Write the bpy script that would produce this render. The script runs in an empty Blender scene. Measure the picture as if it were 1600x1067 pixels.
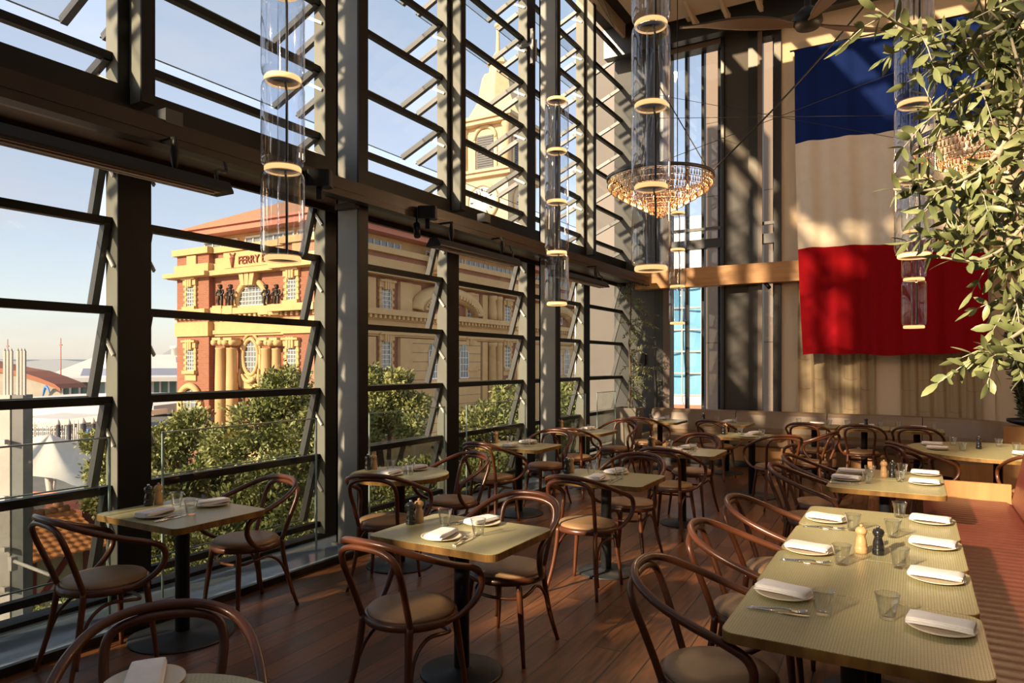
import bpy, math, random
import numpy as np
from mathutils import Vector, Matrix
random.seed(7)
C = bpy.context.scene.collection
PI = math.pi

# ---------------------------------------------------------------- camera
F_PX, HOR, CAM_H = 1085.0, 568.0, 1.65
YAW = math.atan(630/1085)
cam_d = bpy.data.cameras.new('camera'); cam = bpy.data.objects.new('camera', cam_d); C.objects.link(cam)
cam.location = (0, 0, CAM_H); cam.rotation_euler = (PI/2, 0, YAW)
cam_d.sensor_width = 36; cam_d.lens = 36*F_PX/1600; cam_d.shift_y = (HOR-533.5)/1600
cam_d.clip_start = .05; cam_d.clip_end = 3000
bpy.context.scene.camera = cam
vs = bpy.context.scene.view_settings
vs.view_transform = 'Standard'; vs.look = 'None'; vs.gamma = 1; vs.use_curve_mapping = False
vs.exposure = 0.60
bpy.context.scene.cycles.transparent_max_bounces = 24

# ---------------------------------------------------------------- sky and sun
SUN_EL = math.radians(22)
SX, SY = .30, .954                       # horizontal travel direction of the light
world = bpy.data.worlds.new('sky'); bpy.context.scene.world = world; world.use_nodes = True
wn = world.node_tree; wn.nodes.clear()
def wnode(t, **k):
    n = wn.nodes.new(t)
    for a, b in k.items(): setattr(n, a, b)
    return n
sky = wnode('ShaderNodeTexSky', sky_type='NISHITA', sun_disc=False, sun_elevation=SUN_EL,
            sun_rotation=math.atan2(-SX, -SY), air_density=1.0, dust_density=.6, ozone_density=1.5, altitude=10)
tc = wnode('ShaderNodeTexCoord'); mp = wnode('ShaderNodeMapping'); mp.inputs['Scale'].default_value = (1.4, 1.4, 4.5)
nz = wnode('ShaderNodeTexNoise'); nz.inputs['Scale'].default_value = 1.6; nz.inputs['Detail'].default_value = 7
nz.inputs['Roughness'].default_value = .62
cr = wnode('ShaderNodeValToRGB'); cr.color_ramp.elements[0].position = .50; cr.color_ramp.elements[1].position = .80
cr.color_ramp.elements[1].color = (.55, .55, .55, 1)
mix = wnode('ShaderNodeMixRGB'); mix.inputs['Color2'].default_value = (2.35, 2.05, 2.0, 1)
haze = wnode('ShaderNodeMixRGB'); haze.inputs['Fac'].default_value = .62
hsep = wnode('ShaderNodeSeparateXYZ'); hr = wnode('ShaderNodeValToRGB')
hr.color_ramp.elements[0].position = .0; hr.color_ramp.elements[0].color = (2.15, 1.85, 2.0, 1)
hr.color_ramp.elements[1].position = .45; hr.color_ramp.elements[1].color = (1.35, 1.40, 1.50, 1)
bg = wnode('ShaderNodeBackground'); bg.inputs['Strength'].default_value = .32
out = wnode('ShaderNodeOutputWorld')
L = wn.links.new
L(tc.outputs['Generated'], mp.inputs['Vector']); L(mp.outputs['Vector'], nz.inputs['Vector'])
L(nz.outputs['Fac'], cr.inputs['Fac']); L(cr.outputs['Color'], mix.inputs['Fac'])
L(tc.outputs['Generated'], hsep.inputs[0]); L(hsep.outputs['Z'], hr.inputs['Fac']); L(hr.outputs['Color'], haze.inputs['Color2']); L(sky.outputs['Color'], haze.inputs['Color1'])
L(haze.outputs['Color'], mix.inputs['Color1']); L(mix.outputs['Color'], bg.inputs['Color'])
L(bg.outputs['Background'], out.inputs['Surface'])
sd = bpy.data.lights.new('sun', 'SUN'); sun = bpy.data.objects.new('sun', sd); C.objects.link(sun)
sd.energy = 7.8; sd.color = (1.0, .79, .54); sd.angle = math.radians(1.3)
dvec = Vector((SX*math.cos(SUN_EL), SY*math.cos(SUN_EL), -math.sin(SUN_EL)))
sun.rotation_euler = dvec.to_track_quat('-Z', 'Y').to_euler()

# ---------------------------------------------------------------- surveying helpers: where a sight line meets a plane of the place
_s, _c = math.sin(YAW), math.cos(YAW)
def ray(x, y):
    u = (x-800)/F_PX; v = (HOR-y)/F_PX
    return (-_s+_c*u, _c+_s*u, v)
def PZ(x, y, z=0):
    d = ray(x, y); t = (z-CAM_H)/d[2]; return Vector((d[0]*t, d[1]*t, z))
def PX(x, y, X):
    d = ray(x, y); t = X/d[0]; return Vector((X, d[1]*t, CAM_H+d[2]*t))
def PY(x, y, Y):
    d = ray(x, y); t = Y/d[1]; return Vector((d[0]*t, Y, CAM_H+d[2]*t))
def PD(x, y, dep):
    d = ray(x, y); return Vector((d[0]*dep, d[1]*dep, CAM_H+d[2]*dep))

# ---------------------------------------------------------------- materials
def mat(name, col, rough=.5, metal=0, **k):
    m = bpy.data.materials.new(name); m.use_nodes = True; b = m.node_tree.nodes['Principled BSDF']
    b.inputs['Base Color'].default_value = (*col, 1); b.inputs['Roughness'].default_value = rough
    b.inputs['Metallic'].default_value = metal
    for a, v in k.items(): b.inputs[a.replace('_', ' ')].default_value = v
    return m
def nd(m, t, **k):
    n = m.node_tree.nodes.new(t)
    for a, b in k.items(): setattr(n, a, b)
    return n
def noisy(name, c1, c2, scale=8, rough=.6, bump=.0, metal=0, stretch=(1,1,1), bscale=None, detail=5, **k):
    m = mat(name, c1, rough, metal, **k); t = m.node_tree; b = t.nodes['Principled BSDF']
    co = nd(m, 'ShaderNodeTexCoord'); mp = nd(m, 'ShaderNodeMapping'); mp.inputs['Scale'].default_value = stretch
    n = nd(m, 'ShaderNodeTexNoise'); n.inputs['Scale'].default_value = scale; n.inputs['Detail'].default_value = detail
    r = nd(m, 'ShaderNodeValToRGB'); r.color_ramp.elements[0].position = .3; r.color_ramp.elements[1].position = .7
    r.color_ramp.elements[0].color = (*c1, 1); r.color_ramp.elements[1].color = (*c2, 1)
    t.links.new(co.outputs['Object'], mp.inputs['Vector']); t.links.new(mp.outputs['Vector'], n.inputs['Vector'])
    t.links.new(n.outputs['Fac'], r.inputs['Fac']); t.links.new(r.outputs['Color'], b.inputs['Base Color'])
    if bump:
        bp = nd(m, 'ShaderNodeBump'); bp.inputs['Strength'].default_value = bump; bp.inputs['Distance'].default_value = .01
        n2 = nd(m, 'ShaderNodeTexNoise'); n2.inputs['Scale'].default_value = bscale or scale*4; n2.inputs['Detail'].default_value = 3
        t.links.new(mp.outputs['Vector'], n2.inputs['Vector']); t.links.new(n2.outputs['Fac'], bp.inputs['Height'])
        t.links.new(bp.outputs['Normal'], b.inputs['Normal'])
    return m
def thin_glass(name, tint, gloss=(.04, .75), rough=0.0, streak=0, power=4):
    """thin pane: see-through with reflections that grow at grazing angles"""
    m = bpy.data.materials.new(name); m.use_nodes = True; t = m.node_tree; t.nodes.clear()
    tr = nd(m, 'ShaderNodeBsdfTransparent'); tr.inputs['Color'].default_value = (*tint, 1)
    gl = nd(m, 'ShaderNodeBsdfGlossy'); gl.inputs['Roughness'].default_value = rough
    lw = nd(m, 'ShaderNodeLayerWeight'); lw.inputs['Blend'].default_value = .5
    pw = nd(m, 'ShaderNodeMath', operation='POWER'); pw.inputs[1].default_value = power
    mr = nd(m, 'ShaderNodeMapRange'); mr.inputs['To Min'].default_value = gloss[0]; mr.inputs['To Max'].default_value = gloss[1]
    mx = nd(m, 'ShaderNodeMixShader'); o = nd(m, 'ShaderNodeOutputMaterial')
    t.links.new(lw.outputs['Facing'], pw.inputs[0]); t.links.new(pw.outputs[0], mr.inputs['Value'])
    last = mr.outputs['Result']
    if streak:
        co = nd(m, 'ShaderNodeTexCoord'); mp = nd(m, 'ShaderNodeMapping'); mp.inputs['Scale'].default_value = (streak, streak, .6)
        n = nd(m, 'ShaderNodeTexNoise'); n.inputs['Scale'].default_value = 1; n.inputs['Detail'].default_value = 2
        bp = nd(m, 'ShaderNodeBump'); bp.inputs['Strength'].default_value = .35; bp.inputs['Distance'].default_value = .002
        t.links.new(co.outputs['Object'], mp.inputs['Vector']); t.links.new(mp.outputs['Vector'], n.inputs['Vector'])
        t.links.new(n.outputs['Fac'], bp.inputs['Height']); t.links.new(bp.outputs['Normal'], gl.inputs['Normal'])
    t.links.new(last, mx.inputs['Fac']); t.links.new(tr.outputs[0], mx.inputs[1]); t.links.new(gl.outputs[0], mx.inputs[2])
    t.links.new(mx.outputs[0], o.inputs['Surface'])
    return m
def emit(name, col, s):
    m = mat(name, col, .5); b = m.node_tree.nodes['Principled BSDF']
    b.inputs['Emission Color'].default_value = (*col, 1); b.inputs['Emission Strength'].default_value = s
    return m

M = {}
M['steel'] = noisy('grey painted steel', (.17, .17, .155), (.21, .21, .19), 3, .45, .12, bscale=160)
M['jamb'] = noisy('olive grey painted jamb', (.155, .155, .125), (.19, .19, .155), 3, .55)
M['black'] = mat('black powder coated steel', (.006, .0055, .005), .5, Specular_IOR_Level=.3)
M['arm'] = mat('dark grey aluminium', (.07, .07, .068), .4, .3)
M['bright'] = mat('bright galvanised strut', (.75, .73, .68), .35, .2)
M['brown'] = noisy('dark bronze casing', (.028, .016, .010), (.040, .023, .014), 4, .45, Specular_IOR_Level=.35)
M['soffit'] = noisy('bronze soffit', (.13, .075, .045), (.17, .10, .06), 4, .45)
M['pane'] = thin_glass('louvre glass', (.66, .67, .66), (.035, .6))
M['pane_upper'] = thin_glass('upper louvre glass', (.79, .80, .79), (.035, .6))
M['guard'] = thin_glass('balustrade glass', (.90, .95, .93), (.04, .7))
M['edge'] = mat('polished glass edge', (.26, .36, .34), .12, 0)
M['sill'] = noisy('polished grey stone with painted sky tint', (.20, .25, .31), (.27, .32, .38), 1.5, .10, .03, bscale=30, stretch=(1, .2, 1))  # blue in the base colour stands for reflected sky
M['pend'] = thin_glass('pendant glass', (.89, .92, .96), (.06, .95), .03, 50, 2.1)
M['wood_chair'] = noisy('walnut stained bentwood', (.075, .023, .009), (.12, .037, .014), 6, .33, stretch=(1, 1, 1), Coat_Weight=.12, Coat_Roughness=.12)
M['leather'] = noisy('tan leather', (.27, .155, .070), (.31, .185, .09), 9, .45, .15, bscale=220)
M['edgewood'] = noisy('worn brass coloured edge', (.13, .065, .018), (.34, .19, .055), 14, .34, .1, metal=.25, stretch=(1, 1, .25))
M['iron'] = noisy('dark cast iron', (.018, .020, .022), (.028, .030, .032), 30, .45, .1)
M['porcelain'] = mat('cream stoneware', (.72, .62, .48), .3)
M['linen'] = noisy('white linen', (.80, .77, .76), (.86, .83, .82), 30, .9, .25, bscale=500)
M['cutlery'] = mat('polished steel cutlery', (.75, .73, .70), .12, 1)
M['millblack'] = mat('black lacquered wood', (.012, .012, .013), .22, Coat_Weight=.5)
M['millwood'] = noisy('pale beech', (.52, .30, .13), (.60, .36, .17), 9, .38, stretch=(1, 1, .2))
M['chrome'] = mat('chrome', (.8, .8, .8), .12, 1)
M['plaster'] = noisy('warm plaster', (.68, .54, .38), (.72, .58, .42), 1.2, .8, .08, bscale=60)
M['darkpanel'] = noisy('dark brown panel', (.032, .025, .018), (.04, .031, .023), 2, .55)
M['greypanel'] = noisy('dark grey wall panel', (.040, .040, .036), (.05, .05, .045), 2, .6)
M['blackpaint'] = mat('black frame', (.012, .010, .009), .35)
M['bronze'] = mat('brown frame lining', (.13, .09, .065), .5)
M['oak'] = None
M['ledring'] = emit('warm led ring', (1.0, .58, .24), .75)
M['ringmetal'] = mat('copper cap', (.22, .10, .045), .3, .6)
M['cord'] = mat('black cord', (.01, .01, .01), .5)
M['crystal'] = emit('amber crystal', (.42, .25, .12), .12); M['crystal'].node_tree.nodes['Principled BSDF'].inputs['Metallic'].default_value = .75; M['crystal'].node_tree.nodes['Principled BSDF'].inputs['Roughness'].default_value = .18  # faint emission on the drops stands in for sparkling bulb light
M['bulb'] = emit('lit candle bulb', (1.0, .5, .15), 5)
M['ceil'] = mat('dark ceiling', (.03, .025, .02), .8)
M['fin'] = noisy('tan painted rafter', (.42, .33, .23), (.48, .38, .27), 2, .7)
M['shade'] = noisy('cream shade panel', (.42, .34, .25), (.46, .37, .27), 2, .8)
M['redleather'] = noisy('oxblood leather', (.125, .028, .018), (.17, .042, .028), 5, .36, .12, bscale=120)
M['brownleather'] = noisy('taupe leather', (.21, .135, .078), (.25, .165, .098), 5, .42, .1, bscale=150)
M['leaf'] = noisy('olive leaf', (.12, .15, .05), (.29, .31, .135), 14, .42)
M['leaf_dark'] = noisy('dark leaf', (.020, .035, .012), (.04, .055, .02), 9, .5)
M['twig'] = mat('pale olive twig', (.48, .42, .30), .7)
M['bark'] = noisy('brown bark', (.10, .07, .045), (.16, .12, .08), 12, .85, .4)
M['soil'] = noisy('soil', (.03, .02, .012), (.05, .035, .02), 30, .95, .5)
M['clay'] = noisy('grey fibre planter', (.20, .165, .13), (.25, .21, .165), 4, .7)

def wood_floor():
    m = mat('oak floorboards', (.1, .05, .02), .3); t = m.node_tree; b = t.nodes['Principled BSDF']; l = t.links.new
    co = nd(m, 'ShaderNodeTexCoord'); mp = nd(m, 'ShaderNodeMapping'); mp.inputs['Rotation'].default_value = (0, 0, PI/2+math.radians(-2))
    br = nd(m, 'ShaderNodeTexBrick'); br.offset = .37; br.offset_frequency = 2
    br.inputs['Scale'].default_value = 1; br.inputs['Brick Width'].default_value = 1.9; br.inputs['Row Height'].default_value = .165
    br.inputs['Mortar Size'].default_value = .0042; br.inputs['Mortar Smooth'].default_value = .3; br.inputs['Bias'].default_value = 0
    br.inputs['Color1'].default_value = (.110, .042, .014, 1); br.inputs['Color2'].default_value = (.23, .088, .027, 1); br.inputs['Mortar'].default_value = (.012, .006, .003, 1)
    g = nd(m, 'ShaderNodeMapping'); g.inputs['Scale'].default_value = (14, 1.1, 1)
    n = nd(m, 'ShaderNodeTexNoise'); n.inputs['Scale'].default_value = 3.2; n.inputs['Detail'].default_value = 8; n.inputs['Distortion'].default_value = .6
    r = nd(m, 'ShaderNodeValToRGB'); r.color_ramp.elements[0].position = .35; r.color_ramp.elements[1].position = .68
    r.color_ramp.elements[0].color = (.52, .50, .48, 1); r.color_ramp.elements[1].color = (1.15, 1.12, 1.1, 1)
    mu = nd(m, 'ShaderNodeMixRGB', blend_type='MULTIPLY'); mu.inputs['Fac'].default_value = 1
    l(co.outputs['Object'], mp.inputs['Vector']); l(mp.outputs['Vector'], br.inputs['Vector'])
    l(co.outputs['Object'], g.inputs['Vector']); l(g.outputs['Vector'], n.inputs['Vector']); l(n.outputs['Fac'], r.inputs['Fac'])
    l(br.outputs['Color'], mu.inputs['Color1']); l(r.outputs['Color'], mu.inputs['Color2']); l(mu.outputs['Color'], b.inputs['Base Color'])
    rr = nd(m, 'ShaderNodeMapRange'); rr.inputs['To Min'].default_value = .24; rr.inputs['To Max'].default_value = .5
    l(n.outputs['Fac'], rr.inputs['Value']); l(rr.outputs['Result'], b.inputs['Roughness'])
    bp = nd(m, 'ShaderNodeBump'); bp.inputs['Strength'].default_value = .5; bp.inputs['Distance'].default_value = .003; bp.invert = True
    ad = nd(m, 'ShaderNodeMath', operation='MULTIPLY_ADD'); ad.inputs[1].default_value = -.25
    l(n.outputs['Fac'], ad.inputs[0]); l(br.outputs['Fac'], ad.inputs[2]); l(ad.outputs[0], bp.inputs['Height']); l(bp.outputs['Normal'], b.inputs['Normal'])
    return m
M['floor'] = wood_floor()

def laminate():
    """olive table surface stamped with a fine basket pattern"""
    m = mat('olive woven tabletop', (.30, .27, .13), .34); t = m.node_tree; b = t.nodes['Principled BSDF']; l = t.links.new
    co = nd(m, 'ShaderNodeTexCoord')
    br = nd(m, 'ShaderNodeTexBrick'); br.offset = .5
    mp = nd(m, 'ShaderNodeMapping'); mp.inputs['Rotation'].default_value = (0, 0, PI/2)
    br.inputs['Scale'].default_value = 1; br.inputs['Brick Width'].default_value = .016; br.inputs['Row Height'].default_value = .0095
    br.inputs['Mortar Size'].default_value = .0011; br.inputs['Mortar Smooth'].default_value = .4
    br.inputs['Color1'].default_value = (.42, .385, .20, 1); br.inputs['Color2'].default_value = (.46, .42, .225, 1); br.inputs['Mortar'].default_value = (.27, .245, .12, 1)
    l(co.outputs['Object'], mp.inputs['Vector']); l(mp.outputs['Vector'], br.inputs['Vector']); l(br.outputs['Color'], b.inputs['Base Color'])
    bp = nd(m, 'ShaderNodeBump'); bp.inputs['Strength'].default_value = .55; bp.inputs['Distance'].default_value = .0012; bp.invert = True
    l(br.outputs['Fac'], bp.inputs['Height']); l(bp.outputs['Normal'], b.inputs['Normal'])
    return m
M['lam'] = laminate()

def oak_beam():
    m = noisy('honey oak', (.42, .19, .055), (.60, .30, .10), 2.2, .5, .25, stretch=(.6, 6, 6), bscale=9, detail=9)
    return m
M['oak'] = oak_beam()
M['oakpanel'] = noisy('oak veneer panel', (.36, .17, .055), (.46, .23, .085), 2, .45, .1, stretch=(5, 5, .5), bscale=9)

def bricks(name, c1, c2, mo, w=.9, h=.3, ms=.02, axis='x'):
    m = mat(name, c1, .85); t = m.node_tree; b = t.nodes['Principled BSDF']; l = t.links.new
    co = nd(m, 'ShaderNodeTexCoord'); sp = nd(m, 'ShaderNodeSeparateXYZ'); cb = nd(m, 'ShaderNodeCombineXYZ')
    ad = nd(m, 'ShaderNodeMath', operation='ADD')
    br = nd(m, 'ShaderNodeTexBrick'); br.inputs['Scale'].default_value = 1
    br.inputs['Brick Width'].default_value = w; br.inputs['Row Height'].default_value = h; br.inputs['Mortar Size'].default_value = ms
    br.inputs['Color1'].default_value = (*c1, 1); br.inputs['Color2'].default_value = (*c2, 1); br.inputs['Mortar'].default_value = (*mo, 1)
    l(co.outputs['Object'], sp.inputs[0]); l(sp.outputs['X'], ad.inputs[0]); l(sp.outputs['Y'], ad.inputs[1])
    l(ad.outputs[0], cb.inputs['X']); l(sp.outputs['Z'], cb.inputs['Y']); l(cb.outputs[0], br.inputs['Vector'])
    l(br.outputs['Color'], b.inputs['Base Color'])
    return m
M['brick'] = bricks('red facade brick', (.31, .115, .062), (.27, .095, .052), (.30, .17, .11), .5, .16, .015)
M['ochre'] = noisy('ochre painted stone', (.55, .355, .155), (.60, .395, .18), 1.2, .8)
M['cream'] = noisy('pale ochre stone', (.58, .43, .25), (.63, .48, .29), 1.2, .8)
M['white'] = mat('white paint', (.78, .76, .72), .6)
M['terracotta'] = noisy('terracotta roof tiles', (.42, .20, .10), (.50, .26, .14), 3, .85, .5, bscale=12)
M['fascia'] = mat('red painted fascia', (.50, .17, .10), .6)
M['glassdark'] = mat('window glass', (.20, .22, .22), .08)
M['bronzefig'] = mat('dark bronze figure', (.035, .028, .02), .5, .3)
M['leaf_tree'] = noisy('street tree leaf', (.15, .18, .045), (.34, .33, .12), .8, .5)
M['asphalt'] = noisy('pale asphalt', (.16, .15, .145), (.22, .21, .20), .3, .9)
M['tentcloth'] = noisy('cream canvas', (.66, .60, .52), (.72, .66, .57), .6, .8)
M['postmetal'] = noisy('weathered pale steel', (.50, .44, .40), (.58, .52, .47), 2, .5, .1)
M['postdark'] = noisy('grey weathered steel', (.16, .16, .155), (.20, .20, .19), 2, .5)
M['tanstone'] = bricks('tan stone cladding', (.27, .20, .155), (.24, .18, .14), (.13, .10, .08), 1.6, 2.3, .02)
M['greyclad'] = noisy('grey render', (.17, .15, .135), (.20, .18, .16), .5, .85)
M['bluemesh'] = noisy('blue scaffold netting', (.12, .36, .55), (.20, .46, .64), .5, .8, .3, bscale=3)
M['finblue'] = noisy('blue grey fin', (.04, .047, .06), (.05, .058, .072), 3, .5)
M['solar'] = mat('solar panel', (.30, .30, .36), .3)
M['greenglass'] = mat('green glazing', (.16, .26, .22), .15)
M['hivis'] = mat('orange vest', (.9, .25, .05), .7)
M['skin'] = mat('skin', (.45, .26, .18), .6)
M['greycloth'] = mat('grey trousers', (.22, .21, .20), .8)

# ---------------------------------------------------------------- mesh builder
class MB:
    def __init__(s): s.v = []; s.f = []; s.sm = []
    def add(s, vs, fs, smooth=False):
        o = len(s.v); s.v += [tuple(p) for p in vs]; s.f += [tuple(i+o for i in q) for q in fs]; s.sm += [smooth]*len(fs)
        return s
    def box(s, x0, x1, y0, y1, z0, z1):
        v = [(x, y, z) for x in (x0, x1) for y in (y0, y1) for z in (z0, z1)]
        return s.add(v, [(0,1,3,2), (4,6,7,5), (0,4,5,1), (2,3,7,6), (0,2,6,4), (1,5,7,3)])
    def bar(s, p0, p1, w, h, up=(0,0,1)):
        """rectangular bar along p0-p1, w across, h along up"""
        p0, p1 = Vector(p0), Vector(p1); d = (p1-p0).normalized(); u = Vector(up); a = d.cross(u)
        if a.length < 1e-5: a = d.cross(Vector((1,0,0)))
        a.normalize(); u = a.cross(d).normalized()
        v = [p+a*i*w/2+u*j*h/2 for p in (p0, p1) for i in (-1, 1) for j in (-1, 1)]
        return s.add(v, [(0,1,3,2), (4,6,7,5), (0,4,5,1), (2,3,7,6), (0,2,6,4), (1,5,7,3)])
    def prism(s, poly, z0, z1, smooth=False):
        n = len(poly); v = [(x, y, z0) for x, y in poly]+[(x, y, z1) for x, y in poly]
        s.add(v, [tuple(range(n-1, -1, -1)), tuple(range(n, 2*n))])
        s.add(v, [(i, (i+1) % n, n+(i+1) % n, n+i) for i in range(n)], smooth); return s
    def extr(s, poly3, vec):
        n = len(poly3); vec = Vector(vec); v = [Vector(p) for p in poly3]; v += [p+vec for p in v[:n]]
        return s.add(v, [tuple(range(n-1, -1, -1)), tuple(range(n, 2*n))]+[(i, (i+1) % n, n+(i+1) % n, n+i) for i in range(n)])
    def lathe(s, prof, c=(0,0,0), n=24, smooth=True, sx=1, sy=1, facet=None, axis='z'):
        v = []
        for k, (r, z) in enumerate(prof):
            for i in range(n):
                a = 2*PI*i/n; rr = r*(facet(i, k) if facet else 1); p = (rr*math.cos(a)*sx, rr*math.sin(a)*sy, z)
                if axis == 'x': p = (p[2], p[0], p[1])
                elif axis == 'y': p = (p[0], p[2], p[1])
                v.append((c[0]+p[0], c[1]+p[1], c[2]+p[2]))
        fs = []
        for k in range(len(prof)-1):
            for i in range(n):
                j = (i+1) % n; fs.append((k*n+i, k*n+j, (k+1)*n+j, (k+1)*n+i))
        s.add(v, fs, smooth)
        o = len(s.v)-len(v)
        if prof[0] == prof[-1]: return s
        if prof[0][0] > 1e-6: s.f.append(tuple(o+i for i in range(n-1, -1, -1))); s.sm.append(False)
        if prof[-1][0] > 1e-6: s.f.append(tuple(o+(len(prof)-1)*n+i for i in range(n))); s.sm.append(False)
        return s
    def shell(s, prof, c=(0,0,0), n=32, arc=(0, 2*PI)):
        """open lathe: no caps"""
        v = [(c[0]+r*math.cos(2*PI*i/n), c[1]+r*math.sin(2*PI*i/n), c[2]+z) for r, z in prof for i in range(n)]
        return s.add(v, [(k*n+i, k*n+(i+1) % n, (k+1)*n+(i+1) % n, (k+1)*n+i) for k in range(len(prof)-1) for i in range(n)], True)
    def tube(s, pts, r, n=8, closed=False, sub=0, caps=True):
        pts = [Vector(p) for p in pts]; rs = r if isinstance(r, (list, tuple)) else [r]*len(pts)
        if sub: pts, rs = smooth_path(pts, rs, sub, closed)
        m = len(pts); v = []; up = None
        for k in range(m):
            a = pts[(k-1) % m] if (closed or k > 0) else pts[k]; b = pts[(k+1) % m] if (closed or k < m-1) else pts[k]
            d = (b-a).normalized()
            if up is None:
                up = Vector((0,0,1)) if abs(d.z) < .9 else Vector((1,0,0))
                up = (up-d*up.dot(d)).normalized()
            else:
                up = (up-d*up.dot(d))
                up = up.normalized() if up.length > 1e-6 else d.orthogonal().normalized()
            w = d.cross(up)
            for i in range(n):
                t = 2*PI*i/n; v.append(pts[k]+(up*math.cos(t)+w*math.sin(t))*rs[k])
        fs = []
        for k in range(m if closed else m-1):
            for i in range(n):
                j = (i+1) % n; q = (k+1) % m; fs.append((k*n+i, k*n+j, q*n+j, q*n+i))
        o = len(s.v); s.add(v, fs, True)
        if not closed and caps:
            s.f.append(tuple(o+i for i in range(n-1, -1, -1))); s.f.append(tuple(o+(m-1)*n+i for i in range(n))); s.sm += [False, False]
        return s
    def grid(s, fn, nu, nv, smooth=True, closed_u=False):
        v = [fn(i/(nu if closed_u else nu-1), j/(nv-1)) for j in range(nv) for i in range(nu)]
        fs = [(j*nu+i, j*nu+(i+1) % nu, (j+1)*nu+(i+1) % nu, (j+1)*nu+i) for j in range(nv-1) for i in range(nu if closed_u else nu-1)]
        return s.add(v, fs, smooth)
    def blob(s, c, r, n=10, m=7):
        v = []; c = Vector(c)
        pr = [(math.sin(PI*k/(m-1)), -math.cos(PI*k/(m-1))) for k in range(m)]
        r = (r, r, r) if not isinstance(r, (tuple, list)) else r
        return s.lathe([(max(a, 1e-4)*r[0], b*r[2]) for a, b in pr], c, n, True, 1, r[1]/r[0])
    def build(s, name, material, parent=None, loc=None, rot=None, mesh=None):
        me = bpy.data.meshes.new(name); me.from_pydata(s.v, [], s.f)
        me.polygons.foreach_set('use_smooth', s.sm); me.materials.append(material); me.update()
        o = bpy.data.objects.new(name, me); C.objects.link(o)
        if parent: o.parent = parent
        if loc: o.location = loc
        if rot: o.rotation_euler = rot
        return o

def smooth_path(pts, rs, sub, closed=False):
    m = len(pts); P = []; R = []
    segs = m if closed else m-1
    g = lambda i: pts[i % m] if closed else pts[min(max(i, 0), m-1)]
    for k in range(segs):
        p0, p1, p2, p3 = g(k-1), g(k), g(k+1), g(k+2); r1 = rs[k]; r2 = rs[(k+1) % m]
        for j in range(sub):
            t = j/sub
            P.append(.5*((2*p1)+(p2-p0)*t+(2*p0-5*p1+4*p2-p3)*t*t+(3*p1-p0-3*p2+p3)*t**3)); R.append(r1+(r2-r1)*t)
    if not closed: P.append(pts[-1]); R.append(rs[-1])
    return P, R
def rrect(w, d, r, n=6):
    P = []
    for cx, cy, a0 in ((w/2-r, d/2-r, 0), (-w/2+r, d/2-r, PI/2), (-w/2+r, -d/2+r, PI), (w/2-r, -d/2+r, 3*PI/2)):
        for i in range(n+1):
            a = a0+PI/2*i/n; P.append((cx+r*math.cos(a), cy+r*math.sin(a)))
    return P
def empty(name, label, cat, loc=(0,0,0), rz=0, group=None):
    o = bpy.data.objects.new(name, None); C.objects.link(o); o.location = loc; o.rotation_euler = (0, 0, rz)
    o['label'] = label; o['category'] = cat
    if group: o['group'] = group
    return o
def tag(o, label, cat, group=None, kind=None):
    o['label'] = label; o['category'] = cat
    if group: o['group'] = group
    if kind: o['kind'] = kind
    return o
def struct(o, label=None):
    o['kind'] = 'structure'
    if label: o['label'] = label
    return o
def dup(root, loc, rz=0, label=None, group=None):
    r = root.copy(); C.objects.link(r); r.location = loc; r.rotation_euler = (0, 0, rz)
    if label: r['label'] = label
    if group: r['group'] = group
    for ch in list(root.children):
        c = ch.copy(); C.objects.link(c); c.parent = r
        for g in list(ch.children):
            d = g.copy(); C.objects.link(d); d.parent = c
    return r

# ================================================================ THE SETTING
Y0, PITCH = 2.76, 1.936
YEND = 12.40; YREAR = -15.0; XR = 4.0; ZC = 7.85; XW = -4.73
YK = lambda k: Y0+PITCH*k
struct(MB().box(-4.14, XR, YREAR, YEND, -.35, 0).build('floor', M['floor']), 'dark oiled oak floorboards running along the windows')
struct(MB().box(-4.9, -4.14, YREAR, YEND, -.35, 0).build('floor', M['blackpaint']), 'black slab edge under the window ledge')
struct(MB().box(-4.72, -4.17, YREAR, YEND-.02, 0, .04).build('trim_1', M['sill']), 'polished grey ledge tinted with sky blue reflection along the foot of the glazing')
struct(MB().box(-4.17, -4.135, YREAR, YEND-.02, 0, .05).build('trim_2', M['blackpaint']), 'black strip between ledge and floorboards')
# ceiling
struct(MB().box(-5.0, XR, YREAR, -3.0, 9.7, 9.9).box(-5.0, XR, -3.0, -2.9, ZC, 9.9).build('ceiling', M['ceil']), 'dark ceiling deck over the rear of the room')
struct(MB().box(-5.0, XR, 10.6, YEND+.3, ZC, ZC+.2).build('ceiling', M['ceil']), 'dark ceiling strip over the end wall')
M['roofglass'] = thin_glass('tinted roof glass', (.68, .62, .51), (.05, .6))  # roof added to light the end wall; its tint warms that light
rg = struct(MB().add([(-5, -3, ZC+.05), (XR, -3, ZC+.05), (XR, 10.6, ZC+.05), (-5, 10.6, ZC+.05)], [(0, 1, 2, 3)]).build('added_roof_glazing', M['roofglass']), 'unseen tinted glass roof added above the rafters to let sunlight in')
for i in range(10): MB().box(-5, XR, -3.0+1.5*i-.05, -3.0+1.5*i+.05, ZC, ZC+.07).build('purlin', M['ceil'], rg)
m = MB()
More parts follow.
